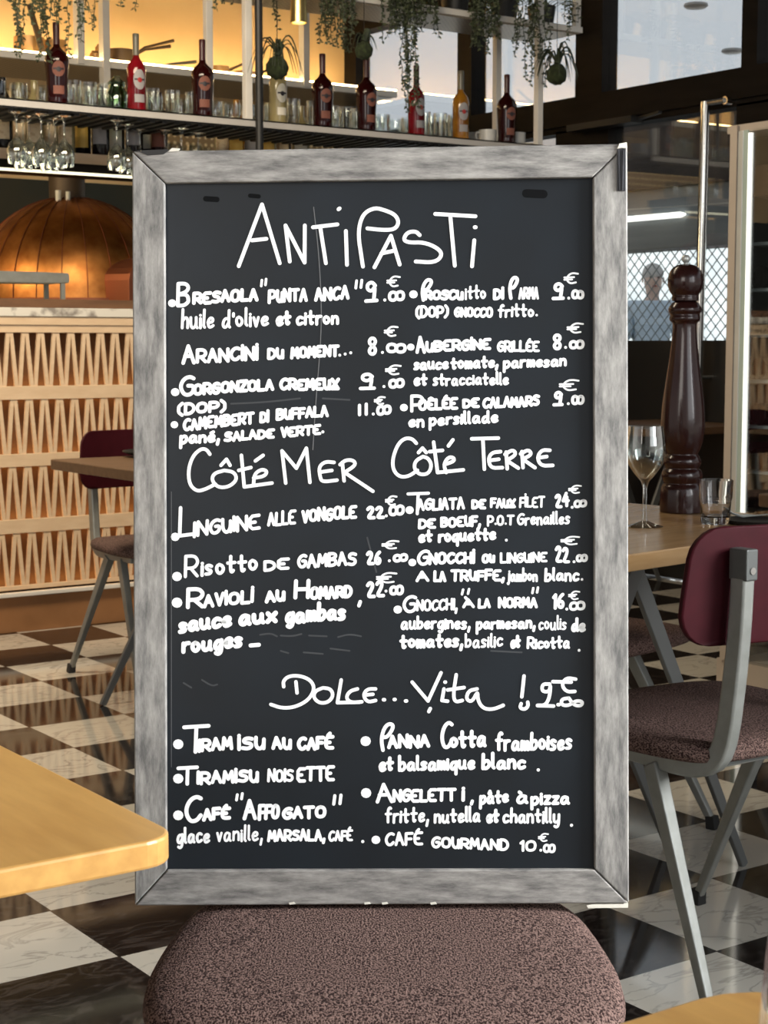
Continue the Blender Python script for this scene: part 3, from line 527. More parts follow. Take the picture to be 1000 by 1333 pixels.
# menu lines: (bullet or None, [(text, x0, y0, x1, y1, height, width)...])
def price(big, bx, ex, eu, ):  # big: word tuple; bx: zeros tuple; ex: euro tuple; eu: dot
    out = [big]
    out += [('00', *bx)] if bx else []
    out += [('€', *ex)] if ex else []
    out += [('.', eu[0]-1, eu[1]+2, eu[0]+3, eu[1]+2, 8, 3.6)] if eu else []
    return out
LINES = [
 ((223, 393.6, 5), [('B', 229, 397.5, 246, 397, 32, 4.6), ('RESAOLA', 250, 395, 338, 390, 16, 4.6), ('"', 338.5, 372, 347, 370, 9, 3.2), ('PUNTA', 348.6, 394, 402.5, 390.6, 17, 4.2), ('ANCA', 409.5, 391, 457, 388.6, 17, 4.2), ('"', 462, 375, 472, 374, 11, 3.4)]),
 (None, [('huile', 235, 428, 282, 426.5, 26, 4.6), ("d'olive", 288, 426, 353, 423, 23, 4.6), ('et', 359, 424, 381, 422.5, 20, 4.4), ('citron', 385, 422.5, 444, 421, 20, 4.4)]),
 (None, [('A', 236, 473.5, 253, 473, 26, 4.6), ('RANCìNì', 254.5, 472, 338, 467.7, 18, 4.4), ('DU', 347.8, 466.5, 371.5, 466, 14, 4.2), ('MOMENT', 378, 466, 444, 463, 15, 4.2), ('...', 439, 463.5, 460, 460, 8, 3.6)]),
 ((227, 509.8, 5.2), [('G', 233, 514, 252.5, 514, 26, 4.8), ('ORGONZOLA', 250.6, 514, 358.5, 507, 15, 4.5), ('CREMEUX', 363.7, 507.5, 444, 506.5, 15, 4.4)]),
 (None, [('(DOP)', 230, 540, 296, 535, 15, 4.3)]),
 ((226, 552.4, 4.6), [('CAMEMBERT', 237.5, 560.5, 333, 550.5, 15.5, 4.3), ('Dì', 337.6, 550, 352, 549.5, 14, 4.2), ('BUFFALA', 359, 546.5, 430, 541.7, 14.5, 4.2)]),
 (None, [('pané,', 233, 578, 288, 574, 18, 4.2), ('SALADE', 291, 574.5, 359, 570, 12.5, 4), ('VERTE.', 365, 569, 424, 564.5, 13, 4)]),
 ((538.5, 382, 5.2), [('Þ', 546, 390, 563, 389.5, 28, 4.2), ('ROSCU', 553, 389.5, 606, 389, 13, 4), ('itto', 606, 389, 637, 388, 19, 4), ('Dì', 643, 388.5, 659, 388, 14, 4), ('Þ', 661, 389, 676, 389, 28, 4.2), ('ARMA', 676, 388.5, 705.5, 388, 15, 4)]),
 (None, [('(DOP)', 541.5, 413, 587, 412, 15, 3.8), ('GNOCCO', 592, 412, 645, 412, 13, 3.8), ('fritto.', 649, 412, 704, 412, 18, 3.8)]),
 ((535, 451, 4.5), [('A', 542, 459, 554, 459, 22, 4), ('UBERGìNE', 554.5, 457.7, 642, 453.5, 14, 4), ('GRILLÉE', 648, 457, 706, 456.5, 14, 3.8)]),
 (None, [('sauce', 539, 481, 587, 479.5, 17, 3.4), ('tomate,', 587, 480, 652, 477.5, 17, 3.4), ('parmesan', 656, 479, 741, 476, 17, 3.4)]),
 (None, [('et', 539, 502, 559, 501.5, 17, 3.4), ('stracciatelle', 564, 501.5, 666, 500, 17, 3.4)]),
 ((526, 530, 4.8), [('P', 535, 535, 552, 534.5, 22, 4), ('OÊLÉE', 545, 533.5, 599, 532, 15, 4), ('DE', 603, 530.5, 627, 530, 12, 4), ('CALAMARS', 629, 531, 706, 528, 14, 4)]),
 (None, [('en', 532, 556, 555, 555.5, 17, 3.4), ('persillade', 559, 553.5, 652, 549.6, 17, 3.4)]),
 ((227, 699, 5.4), [('L', 231.5, 700, 256, 697, 41, 4.4), ('INGUINE', 250.6, 699.5, 341, 688, 20, 4.2), ('ALLE', 347.8, 685, 387.5, 682, 18, 4.2), ('VONGOLE', 392.7, 680.6, 467, 674.5, 17, 4.2)]),
 ((229.4, 750.8, 6), [('R', 239, 753, 257, 752, 28, 4), ('is', 260.8, 750, 279, 748.5, 24, 4), ('otto', 280, 749, 338, 743.5, 25, 4), ('DE', 343, 743.5, 378.5, 741.5, 14, 4), ('GAMBAS', 387, 740.5, 467, 736, 17, 4)]),
 ((229.4, 785, 6.6), [('R', 242, 792, 264, 791, 26, 5), ('AVìOLì', 264, 791, 332, 785, 17, 4.8), ('AU', 345, 785, 373, 782.5, 15, 4.8), ('H', 382.5, 779.5, 402, 779, 25, 5), ('OMARD', 403, 781, 461, 777.7, 16, 4.8), (',', 466, 787, 471, 787, 15, 4.4)]),
 (None, [('sauce', 231.7, 824, 304, 815.5, 24, 5.6), ('aux', 310, 815.5, 363, 811, 23, 5.6), ('gambas', 371, 812.5, 453, 806.8, 24, 5.4)]),
 (None, [('rouges', 236, 851.7, 318, 843, 23, 5.4), ('-', 324, 846, 338, 845, 12, 5)]),
 ((533.5, 664, 5), [('T', 529, 671, 558, 670, 30, 3.8), ('AGLIATA', 543, 665, 608, 662, 15, 3.8), ('DE', 614.7, 662, 635.5, 662, 12, 3.8), ('FAUX', 639, 661, 674.5, 660.5, 12, 3.6), ('FìLET', 677, 660.5, 713, 660, 14, 3.6)]),
 (None, [('DE', 545, 688, 570, 687.5, 12.5, 3.7), ('BOEUF,', 574, 687, 629, 685, 13.5, 3.7), ('P.O.T', 635, 684.5, 673, 684, 13.5, 3.6), ('Grenailles', 674, 684, 746, 682, 17, 3.5)]),
 (None, [('et', 545, 707, 566, 706.5, 18, 3.6), ('roquette', 571, 706.5, 649, 703, 18, 3.6), ('.', 658, 705, 663, 705, 8, 3.4)]),
 ((537, 732.5, 4.8), [('G', 543.6, 737, 559, 736, 20, 4), ('NOCCHì', 558.5, 735, 621, 733, 15, 4), ('OU', 628, 733.5, 647, 733, 11.5, 3.8), ('LINGUINE', 652, 733.5, 716, 731.7, 13, 3.6)]),
 (None, [('A', 542, 758, 558.5, 757.5, 14, 3.8), ('LA', 565, 757.5, 583.5, 757, 13.5, 3.8), ('TRUFFE,', 587, 757, 660, 756, 14.5, 3.8), ('jambon', 661, 757, 704, 757, 17, 3.6), ('blanc.', 710, 757, 763, 756.5, 18, 3.6)]),
 ((518, 794, 5.2), [('G', 525, 797.5, 542.5, 797, 23, 4), ('NOCCHI,', 542.5, 796, 599, 794.5, 15, 3.8), ('"', 601, 775, 612, 774, 8, 3), ('À', 603, 792, 618, 791.7, 12, 3.6), ('LA', 623, 792.6, 641.5, 792, 12.5, 3.6), ('NORMA', 649.5, 792, 703, 791.7, 13.5, 3.7), ('"', 693, 773, 702, 772, 8, 3)]),
 (None, [('aubergines,', 522, 820, 616, 819, 18, 3.9), ('parmesan,', 620.5, 820, 701, 819, 17, 3.9), ('coulis', 702, 821, 742, 820, 18, 3.9), ('de', 745, 823, 766, 822, 18, 3.9)]),
 (None, [('tomates,', 520.5, 845, 606, 842.5, 19, 3.9), ('basilic', 606, 844, 659, 842.5, 19, 3.9), ('et', 665.5, 844.5, 681, 844, 18, 3.9), ('Ricotta', 687, 845, 746, 844.8, 17, 3.9), ('.', 753, 849, 757, 849, 8, 3.6)]),
 ((231, 970, 6.4), [('T', 236, 981, 271, 979, 36, 4.8), ('IRAM', 257, 980, 305, 977.5, 17, 4.7), ('ìSU', 309, 978, 347, 976, 17, 4.7), ('AU', 353.6, 977, 381.5, 976.5, 16, 4.7), ('CAFÉ', 387, 977.5, 437, 976.5, 17, 4.7)]),
 ((231, 1015, 6.4), [('T', 229, 1024, 256.5, 1022.5, 25, 4.6), ('IRAMìSU', 255.5, 1022.5, 338.5, 1019.5, 16.5, 4.5), ('NOIS', 347.8, 1019.5, 385, 1018.5, 17, 4.4), ('ETTE', 386, 1019, 438, 1018, 19, 4.3)]),
 ((231, 1063, 6.4), [('C', 240, 1072.5, 262, 1070, 36, 5.2), ('AFÉ', 263, 1070, 302, 1067.5, 15.5, 4.8), ('"', 306, 1044, 316, 1042, 9, 3.6), ('A', 316, 1069, 333, 1068.5, 25, 4.8), ('FFO', 335.5, 1069, 366, 1068, 20, 4.6), ('GATO', 367, 1068.5, 427, 1066, 16, 4.6), ('"', 433, 1050, 445, 1049, 14, 4)]),
 (None, [('glace', 229, 1101, 276, 1098.5, 22, 4.4), ('vanille,', 281, 1097.5, 345, 1096, 21, 4.2), ('MARSALA,', 347.8, 1097, 426, 1096, 15, 4.2), ('CAFÉ', 427.5, 1097, 462, 1096, 14, 4), ('.', 470, 1099, 475, 1099, 9, 4)]),
 ((476, 966, 6.4), [('Þ', 492, 978, 513, 976, 36, 4.6), ('ANNA', 505, 975.5, 562.5, 974, 17, 4.5), ('C', 574, 976, 589, 975, 34, 4.6), ('otta', 586, 975.5, 636.5, 974, 24, 4.4), ('framboises', 646, 978.5, 749, 977, 24, 4.4)]),
 (None, [('et', 493.6, 1006, 515, 1005, 20, 4.2), ('balsamique', 519, 1005, 622, 1003, 20, 4.2), ('blanc', 628, 1003, 688, 1002, 21, 4.2), ('.', 699.5, 1005.5, 704, 1005.5, 9, 4)]),
 ((476.6, 1033.8, 6.4), [('A', 490, 1046, 511.5, 1045.5, 24, 4.4), ('NGELETT', 511.5, 1045.5, 597, 1044, 16.5, 4.2), ('i', 602, 1044, 609, 1044, 24, 4.2), (',', 613, 1046, 618, 1046, 12, 4), ('pâte', 625, 1048, 666, 1046.5, 19, 4), ('à', 673, 1047.5, 688, 1047, 19, 4), ('pizza', 692, 1050, 745.5, 1048, 19, 4)]),
 (None, [('fritte,', 501.6, 1073.5, 562, 1072, 21, 4.1), ('nutella', 565.6, 1073, 629, 1072, 20, 4), ('et', 634, 1073, 653, 1072, 19, 4), ('chantilly', 655, 1073.5, 733, 1073, 20, 4), ('.', 743, 1078, 748, 1078, 8, 4)]),
 ((489.4, 1095, 5.4), [('CAFÉ', 501.6, 1103.5, 553.5, 1101.6, 17, 3.6), ('GOURMAND', 562, 1105, 665.5, 1109.6, 14.5, 3.6)]),
 (None, [('9', 475, 392, 492, 391, 26, 4.4)]+price(('.', 499, 391, 503, 391, 8, 3.8), (505.5, 391, 527, 390.5, 13, 4), (503.5, 373.5, 521, 373, 15, 3.8), None)),
 (None, price(('8', 477, 461, 490.5, 461, 22, 4.2), (503, 459, 529, 458.5, 13, 4), (500, 437.5, 518, 437, 15, 3.8), (497, 458))),
 (None, price(('9', 468, 507, 488.5, 506.5, 21, 4.2), (506, 505, 526.5, 504, 12.5, 4), (501.6, 488.5, 522.5, 488, 14, 3.8), (499, 502))),
 (None, price(('II', 466.7, 540.5, 478.0, 540, 15, 4), (490, 540, 509.5, 539, 13, 4), (487, 526.5, 501.5, 526, 12, 3.6), (485, 538))),
 (None, price(('9', 720, 389.5, 735.5, 389, 22, 4.2), (745, 388.5, 761.5, 388, 12, 3.8), (735, 368.8, 754, 368, 16, 3.8), (740.5, 387))),
 (None, price(('8', 719, 455, 732, 455, 19.5, 4), (742, 454, 761.5, 453.5, 11.5, 3.8), (739, 433.5, 760.5, 433, 15, 3.8), (736.5, 451))),
 (None, price(('9', 721, 527, 734, 526.5, 20, 4), (745, 527, 761.5, 526, 12, 3.8), (729, 509, 755, 508.5, 15, 3.8), (740, 524.4))),
 (None, price(('22', 477, 675, 500.5, 674, 17, 4.2), (506, 671.5, 526.5, 670.5, 13, 4), (501.6, 659, 517, 658.5, 14, 3.8), (502, 671))),
 (None, price(('26', 477, 736, 496, 735, 18, 4.2), (511.7, 732, 531, 731, 10.5, 3.8), (497, 716, 519.5, 715.7, 11.5, 3.6), (506, 730))),
 (None, price(('22', 477, 778, 500.5, 777, 21, 4.4), (507, 775.5, 525.5, 775, 12.5, 4), (490, 759.5, 517, 759, 14, 3.8), (501.6, 769.5))),
 (None, price(('24', 723.5, 661, 742, 660, 18, 3.8), (748, 661, 765, 660, 10, 3.5), (741, 643.5, 758, 643, 12, 3.4), (745, 660))),
 (None, price(('22', 723.5, 733, 742.5, 732, 21, 3.8), (751, 732, 766, 731.5, 10, 3.5), (731, 710.5, 756, 710, 12, 3.4), (747.5, 731))),
 (None, price(('16', 719, 793.5, 735.5, 793, 20, 4), (742, 795, 763, 794, 11.5, 3.6), (741, 781.5, 756, 781, 12, 3.4), (738, 793))),
 (None, price(('10', 676, 1110.5, 699, 1109.5, 14, 3.4), (708, 1112, 724, 1111.5, 11, 3.4), (701.6, 1097.5, 715, 1097, 11, 3.2), (704, 1108))),
]
for bl, words in LINES:
    k = Ink()
    if bl: k.dot(*bl)
    for wd in words: k.word(*wd)
    k.done('price' if words[0][0] in ('9', '8', 'II', '22', '26', '24', '16', '10') else 'menu_line')
k = Ink(); k.stroke([(408, 268), (415, 330), (418.5, 400), (417, 450), (411, 520), (407, 585)], 1.1, True); k.stroke([(215+7, 640), (222, 1000)], 0.6)
k.done('scratch', 'thin grey vertical scratch', 'scratch')
k = Ink()
for x, y, r in ((276, 257, 9), (332, 253, 7), (700, 250, 14)): k.stroke([(x-r, y), (x+r*.6, y+1)], r*.8, z=-0.0079)
k.done('rubbed_patch', 'darker rubbed patches near the top', 'rubbed')
for a in ([(338, 827), (352, 825), (360, 829)], [(365, 828), (380, 829), (392, 826)], [(402, 828), (425, 829)], [(440, 830), (455, 826), (470, 829)], [(365, 848), (375, 851)], [(395, 850), (420, 852)], [(430, 845), (455, 848)], [(238, 890), (248, 896)], [(262, 886), (275, 894), (282, 892)], [(300, 525), (345, 523), (390, 518)], [(420, 518), (455, 520)], [(478, 700), (490, 745)], [(640, 598+250), (680, 850)]):
    k = Ink(); k.stroke(a, 2.2, True, z=-0.00785); k.done('smudge', None, 'smudge')

# ------------------------------------------------------------------ chairs
def add_chair(label, loc, rz):
    t = thing('dining_chair', label, 'chair', loc, rz, 'burgundy backed dining chairs')
    # upholstered seat: rounded trapezoid, puffed
    base = chaikin([(-.175, -.20), (.175, -.20), (.220, -.14), (.240, .0), (.246, .12), (.215, .235), (-.215, .235), (-.246, .12), (-.240, .0), (-.220, -.14)], 3, True)
    rings = [(0.93, .428), (0.985, .433), (1.0, .442), (.988, .453), (.94, .461), (.80, .4650), (.5, .4665), (.2, .467)]
    m = MB(); n = len(base); V = []; Fc = []
    for s_, z in rings: V += [(x*s_, (y-.015)*s_+.015, z) for x, y in base]
    for i in range(len(rings)-1):
        for k_ in range(n): Fc.append((i*n+k_, i*n+(k_+1) % n, (i+1)*n+(k_+1) % n, (i+1)*n+k_))
    Fc.append(tuple(range(n-1, -1, -1))); Fc.append(tuple((len(rings)-1)*n+k_ for k_ in range(n)))
    m.add(V, Fc).build('seat', M['fabric'], t, True, angle=60)
    # curved backrest shell
    out = chaikin([(-.21, .645), (.21, .645), (.238, .69), (.225, .80), (.19, .832), (-.19, .832), (-.225, .80), (-.238, .69)], 2, True)
    cyb = lambda x, z: -.202+.045*(x/.235)**2-.06*(z-.72)
    m = MB(); NX, NZ = 14, 7; V = []; Fc = []
    # grid limited to the outline by scaling each row to the outline half width
    def hw(z):
        b = max(0, 1-(z-.622)/.055); u = max(0, (z-.764)/.050)
        return .238-.05*(1-math.sqrt(max(0, 1-b*b)))-.012*max(0, (z-.68)/.13)-.05*(1-math.sqrt(max(0, 1-u*u)))
    zs = [.622, .6245, .631, .641, .655, .672, .70, .74, .764, .780, .793, .803, .810, .814]
    for s_ in (0, 1):
        for z in zs:
            h = hw(z)
            for i in range(NX+1):
                x = -h+2*h*i/NX; V.append((x, cyb(x, z)-(0.011 if s_ else 0), z))
    nr = len(zs); w_ = NX+1
    for s_ in (0, 1):
        for r_ in range(nr-1):
            for i in range(NX):
                q = s_*nr*w_+r_*w_+i; Fc.append((q, q+1, q+w_+1, q+w_) if s_ else (q, q+w_, q+w_+1, q+1))
    o_ = nr*w_
    for i in range(NX): Fc.append((i, i+1, o_+i+1, o_+i)); q = (nr-1)*w_+i; Fc.append((q, o_+q, o_+q+1, q+1))
    for r_ in range(nr-1):
        q = r_*w_; Fc.append((q, o_+q, o_+q+w_, q+w_)); q = r_*w_+NX; Fc.append((q, q+w_, o_+q+w_, o_+q))
    m.add(V, Fc).build('backrest', M['burgundy'], t, True, bevel=0.003, angle=50)
    # frame: side rails flowing up into the back uprights
    for s_ in (-1, 1):
        m = MB()
        path = [(.180*s_, .11, .424), (.182*s_, -.04, .420), (.180*s_, -.11, .418), (.176*s_, -.155, .421), (.172*s_, -.186, .44), (.168*s_, -.200, .48), (.166*s_, -.212, .58), (.165*s_, -.219, .66), (.164*s_, -.2225, .775)]
        path = chaikin(path, 1)
        wd = [.026]*len(path)
        V = []; Fc = []
        for i, p in enumerate(path):
            p = Vector(p); tn = (Vector(path[min(i+1, len(path)-1)])-Vector(path[max(i-1, 0)])).normalized()
            a = Vector((1, 0, 0)); a = (a-tn*a.dot(tn)).normalized(); b = tn.cross(a).normalized()
            u = i/(len(path)-1); w2 = .0125; h2 = .020-.005*u
            for ii, jj in ((-1, -1), (1, -1), (1, 1), (-1, 1)): V.append(p+a*(ii*w2)+b*(jj*h2))
        for i in range(len(path)-1):
            for k_ in range(4): Fc.append((i*4+k_, i*4+(k_+1) % 4, i*4+4+(k_+1) % 4, i*4+4+k_))
        Fc += [(3, 2, 1, 0), tuple(len(V)-4+k_ for k_ in range(4))]
        up = m.add(V, Fc).build('upright', M['steel'], t, True, bevel=0.004, angle=45)
        MB().box(.164*s_-.013, .164*s_+.013, -.2415, -.203, .732, .782).build('clip', M['steel_dk'], up, bevel=0.003)
        MB().lathe([(0, 0), (.006, 0), (.006, .003), (0, .003)], 10).build('screw', M['chrome'], up).matrix_local = Matrix.Translation((.164*s_, -.2405, .748)) @ Matrix.Rotation(R(90), 4, 'X')
        MB().bar((.186*s_, -.055, .408), (.238*s_, -.255, .012), .030, .026, .017, .015, side=(1, 0, 0)).build('leg', M['steel'], t, bevel=0.003)
        MB().bar((.186*s_, .035, .408), (.238*s_, .25, .012), .030, .026, .017, .015, side=(1, 0, 0)).build('leg', M['steel'], t, bevel=0.003)
        for fy in (-.255, .25): MB().bar((.2365*s_, fy*.99, .03), (.2385*s_, fy*1.005, 0.0), .024, .022, .026, .024, side=(1, 0, 0)).build('foot_cap', M['rubber'], t, bevel=0.002)
    MB().bar((-.176, -.02, .412), (.176, -.02, .412), .034, .018).bar((-.172, .11, .414), (.172, .11, .414), .03, .012).bar((-.172, -.13, .414), (.172, -.13, .414), .03, .012).build('cross_rail', M['steel'], t, bevel=0.002)
    MB().prism(rrect(.19, .17, .05), 'z', .420, .430).build('seat_board', M['steel_dk'], t)
    return t
board_back = at_z(505, 1180, .47)
chair = add_chair('brown upholstered chair holding up the menu board', (1.001, 1.424, 0), R(144.9))
dup(chair, (2.122, 2.030, 0), R(0), 'burgundy backed chair seen from behind at the right table with wine glass')
dup(chair, (2.575, 4.90, 0), R(180), 'burgundy backed chair tucked behind the brown table near the bar')
dup(chair, (2.487, 2.835, 0), R(189), 'chair tucked in at the far side of the table with the pepper mill, mostly hidden')
dup(chair, (3.10, 3.72, 0), R(0), 'burgundy backed chair standing alone behind the wine glass')
dup(chair, (3.395, 2.62, 0), R(180), 'burgundy backed chair by the wine cabinet, behind the tumbler at the edge')

# ------------------------------------------------------------------ tables
def xtable(label, loc, rz, w, d, zt, th, top_m, edge_round=.02, ys=(.2, .6), inset=.02, group=None):
    t = thing('dining_table', label, 'table', loc, rz, group)
    pts = []
    r = edge_round
    for cx, cy, a0 in ((w-r, d-r, 0), (r, d-r, 90), (r, r, 180), (w-r, r, 270)):
        for k_ in range(6): a = R(a0+18*k_); pts.append((cx+r*math.cos(a), cy+r*math.sin(a)))
    MB().prism(pts, 'z', zt-th, zt).build('tabletop', top_m, t, bevel=0.0025)
    for y in ys:
        c = w/2
        for sg in (-1, 1): MB().bar((c-sg*.02, y+sg*.0065, zt-th-.004), (c+sg*(c-inset), y+sg*.0065, 0.0), .040, .012, .020, .012, side=(0, 1, 0)).build('leg', M['steel_tb'], t, bevel=0.002)
    MB().box(w/2-.05, w/2+.05, ys[0], ys[-1], zt-th-.022, zt-th).build('top_rail', M['steel_tb'], t)
    return t
tl_ = xtable('honey coloured oak table whose rounded corner overlaps the menu board frame', (.556-1.25, 1.042, 0), 0, 1.25, .80, .75, .0205, M['oak'], .028)
xtable('light oak table corner at the lower right, in front of the menu chair', (-.42, -.20, 0), 0, 1.115, .817, .75, .022, M['oak'], .055)
tr_ = xtable('oak table set with a wine glass, pepper mill and tumbler', (1.865, 2.028, 0), R(9), .80, .80, .75, .030, M['oak_r'], .03, (.24, .435), 0.0)
xtable('brown table near the bar with a dark plate on it', (2.097, 3.98, 0), 0, .95, .78, .75, .03, M['walnut'], .02, (.12, .65), .10)
xtable('brown table in front of the chair by the wine cabinet', (2.97, 2.02, 0), 0, .75, .69, .75, .03, M['walnut'], .02, (.10, .33), .04)
ft = xtable('small brown table by the glazed door, far behind the pepper mill', (4.85, 5.0, 0), 0, .68, .66, .75, .03, M['walnut'], .02)

# table things
def at_t(px, py, dz=0): p = at_z(px, py, .75); return (p.x, p.y, .75+dz)
gp = at_t(839, 686)
wg = thing('wine_glass', 'empty stemmed wine glass beside the tall pepper mill', 'glass', gp)
WG_OUT = [(0, 0), (.034, .0), (.036, .0015), (.020, .006), (.006, .012), (.0042, .03), (.0042, .075), (.008, .088), (.022, .104), (.034, .122), (.0385, .140), (.037, .165), (.033, .194)]
WG_IN = [(.0318, .194), (.0360, .165), (.0372, .140), (.0325, .1225), (.021, .106), (.007, .094), (0, .092)]
MB().lathe(WG_OUT+WG_IN, 32).build('glass_body', M['thin_glass'], wg, True, angle=60)
mp_ = at_t(890, 668)
mp_ = (mp_[0]+.012, mp_[1]+.018, .75)
pm = thing('pepper_mill', 'tall dark brown turned wooden pepper mill on the oak table', 'pepper mill', mp_)
k = 3.36/FPX
BODY = [(0, 0), (29, 0), (29.5, 3), (29, 30), (27, 36), (24, 40), (26, 43), (28, 50), (26, 57), (22, 60), (24, 63), (26, 69), (24, 75), (20, 79), (23, 84), (27, 95), (29.3, 112), (29.5, 128), (28, 148), (24.5, 175), (20, 205), (17, 232), (15.8, 252), (16.5, 256), (20, 258), (21, 262), (19.5, 266), (20, 268), (22, 270), (22.5, 275), (19, 280), (16, 284), (0, 284)]
HEAD = [(0, 283.5), (17.5, 283.5), (18, 290), (17, 292), (21, 297), (23.5, 305), (24, 312), (22.5, 321), (17, 330), (8, 333.5), (0, 334)]
MB().lathe([(r*k, z*k) for r, z in chaikin(BODY, 1)], 36).build('body', M['mill'], pm, True, angle=60)
MB().lathe([(r*k, z*k) for r, z in chaikin(HEAD, 1)], 36).build('head', M['mill'], pm, True, angle=60)
MB().lathe([(r*k, z*k) for r, z in chaikin([(0, 333), (3, 333), (3, 336), (5.5, 338), (6, 342), (4, 345.5), (0, 346)], 1)], 20).build('knob', M['alu'], pm, True, label='small silver top knob')
tp = at_t(935, 684); tp = (tp[0]+.018, tp[1]+.025, .75)
tb = thing('tumbler', 'short clear ribbed water tumbler on the oak table', 'glass', tp)
TO = [(0, 0), (.026, 0), (.0285, .003), (.0292, .03), (.0305, .046), (.0318, .050), (.0322, .052), (.0335, .086)]
TI = [(.0322, .086), (.0308, .053), (.0290, .045), (.0272, .018), (.024, .0145), (0, .014)]
MB().lathe(TO+TI, 30).build('glass_body', M['clear'], tb, True, angle=50)
# napkin plate and fork
pp = at_t(984, 681)
sp_ = tag(MB().lathe([(0, 0), (.055, 0), (.062, .003), (.064, .008), (.060, .007), (.052, .0035), (0, .003)], 28).build('side_plate', M['black'], None, True), 'small dark plate under the fork on the oak table', 'plate')
sp_.location = (pp.x if hasattr(pp, 'x') else pp[0], pp[1], .75)
fk = thing('fork', 'steel fork resting on the small dark plate', 'fork', (pp[0], pp[1], .759), R(-20))
hp = [(.15, -.02, .006), (.09, -.012, .009), (.03, -.004, .008), (0, 0, .006), (-.02, .003, .006)]
MB().tube(hp, [.005, .0045, .003, .003, .006], 8, sy=.5).build('handle', M['alu'], fk, True)
for q in range(4):
    oy = (q-1.5)*.0052; MB().tube([(-.018, .003+oy*.6, .006), (-.03, .004+oy, .005), (-.05, .006+oy, .012), (-.062, .007+oy, .02)], [.0022, .0019, .0015, .001], 6).build('tine', M['alu'], fk, True)
pl = at_z(162, 592, .75)
o = tag(MB().lathe([(0, 0), (.075, 0), (.105, .010), (.118, .016), (.117, .019), (.103, .013), (.073, .004), (0, .004)], 28).build('plate', M['black'], None, True), 'dark plate on the brown table near the bar', 'plate'); o.location = (pl.x+.06, pl.y-.13, .75)
# carafe at the right edge
cp = Vector((.637, .503, .7506))
cf = thing('water_carafe', 'clear glass carafe on the light oak table, cut off by the frame', 'carafe', cp)
CO = [(0, 0), (.045, 0), (.050, .004), (.051, .02), (.046, .08), (.034, .14), (.022, .18), (.020, .20), (.026, .235)]
CI = [(.0245, .235), (.0185, .20), (.0205, .18), (.0322, .14), (.044, .08), (.0485, .02), (.046, .009), (0, .008)]
MB().lathe(CO+CI, 32).build('glass_body', M['thin_glass'], cf, True, angle=60)

# ------------------------------------------------------------------ bar counter
YF = 6.007
bar_x0, bar_x1 = 1.2, 4.9
bc = thing('bar_counter', 'bar counter with pale zigzag lattice front glowing amber', 'bar counter', (0, 0, 0))
def bbox(name, m, y0, y1, z0, z1, bevel=0.002, x0=bar_x0, x1=bar_x1, label=None): return MB().box(x0, x1, y0, y1, z0, z1).build(name, m, bc, bevel=bevel, label=label)
bbox('worktop', M['marble'], YF-.012, 6.60, 1.203, 1.236, label='white veined marble top')
bbox('ledge', M['brown_wood'], YF+.02, YF+.05, 1.2365, 1.270, label='brown wooden ledge')
bbox('carcass', M['dark_frame'], YF+.09, 6.58, .0, 1.2)
bbox('backing', M['lat_back'], YF+.075, YF+.089, .17, 1.195, 0)
BANDS = [(1.142, 1.203), (.889, .940), (.634, .683), (.380, .433), (.163, .179)]
for a, b in BANDS: bbox('lattice_band', M['ply'], YF, YF+.018, a, b, .0015)
MB().box(bar_x0, bar_x1, YF-.006, YF, 1.172, 1.202).build('top_trim', M['ply'], bc)
rows = [(.940, 1.142), (.683, .889), (.433, .634), (.179, .380)]
P = .0625
for r_, (z0, z1) in enumerate(rows):
    m = MB(); x = bar_x0; off = .5*P*(0.35 if r_ % 2 else 0)
    x += off+.02
    while x < bar_x1-P:
        hw_ = .0072
        # one slat leaning right, one leaning left: meet at the top, spread at the foot
        top = x+P/2
        for xb in (x+hw_, x+P-hw_):
            tx = top-hw_*.9 if xb < top else top+hw_*.9
            m.prism([(xb-hw_, z0), (xb+hw_, z0), (tx+hw_, z1), (tx-hw_, z1)], 'y', YF+.004, YF+.015)
        x += P
    m.build('lattice_row', M['ply'], bc)
    MB().box(bar_x0, bar_x1, YF+.034, YF+.060, z0-.014, z0-.007).build('light_strip', M['amber_led'], bc, label='amber light strip')
bbox('kick_panel', M['kick'], YF-.002, YF+.02, 0, .140, label='copper brown plinth')
bbox('foot_rail', M['white_paint'], YF-.03, YF, .140, .156, .003, label='white rail along the foot')
# back counter carrying the oven
tag(MB().box(1.0, 5.4, 6.75, 8.28, 0, 1.25).build('back_counter', M['dark_frame'], bevel=.01), 'dark work counter behind the bar under the copper oven', 'counter')

# pizza oven
ov = thing('pizza_oven', 'round copper domed pizza oven behind the bar', 'oven', (3.40, 7.40, 1.25))
RO = .475
V = MB()
NS, NR = 48, 16; vv = []; ff = []
for i in range(NR+1):
    th = math.pi/2*i/NR
    for k_ in range(NS):
        ph = 2*math.pi*k_/NS; bul = 1+.006*abs(math.sin(ph*7)); vv.append((RO*math.cos(th)*math.cos(ph)*bul, RO*math.cos(th)*math.sin(ph)*bul, .05+RO*1.02*math.sin(th)))
for i in range(NR):
    for k_ in range(NS): ff.append((i*NS+k_, i*NS+(k_+1) % NS, (i+1)*NS+(k_+1) % NS, (i+1)*NS+k_))
V.add(vv, ff).build('dome', M['copper'], ov, True, angle=80)
for k_ in range(26):
    ph = 2*math.pi*(k_+.3)/26
    MB().tube([((RO+.004)*math.cos(R(t_))*math.cos(ph), (RO+.004)*math.cos(R(t_))*math.sin(ph), .05+(RO*1.02+.004)*math.sin(R(t_))) for t_ in range(0, 88, 8)], .0022, 5).build('seam', M['copper_dk'], ov, True)
MB().lathe([(0, 0), (RO+.02, 0), (RO+.02, .055), (RO, .055), (0, .055)], 40).build('base_ring', M['copper_dk'], ov, True)
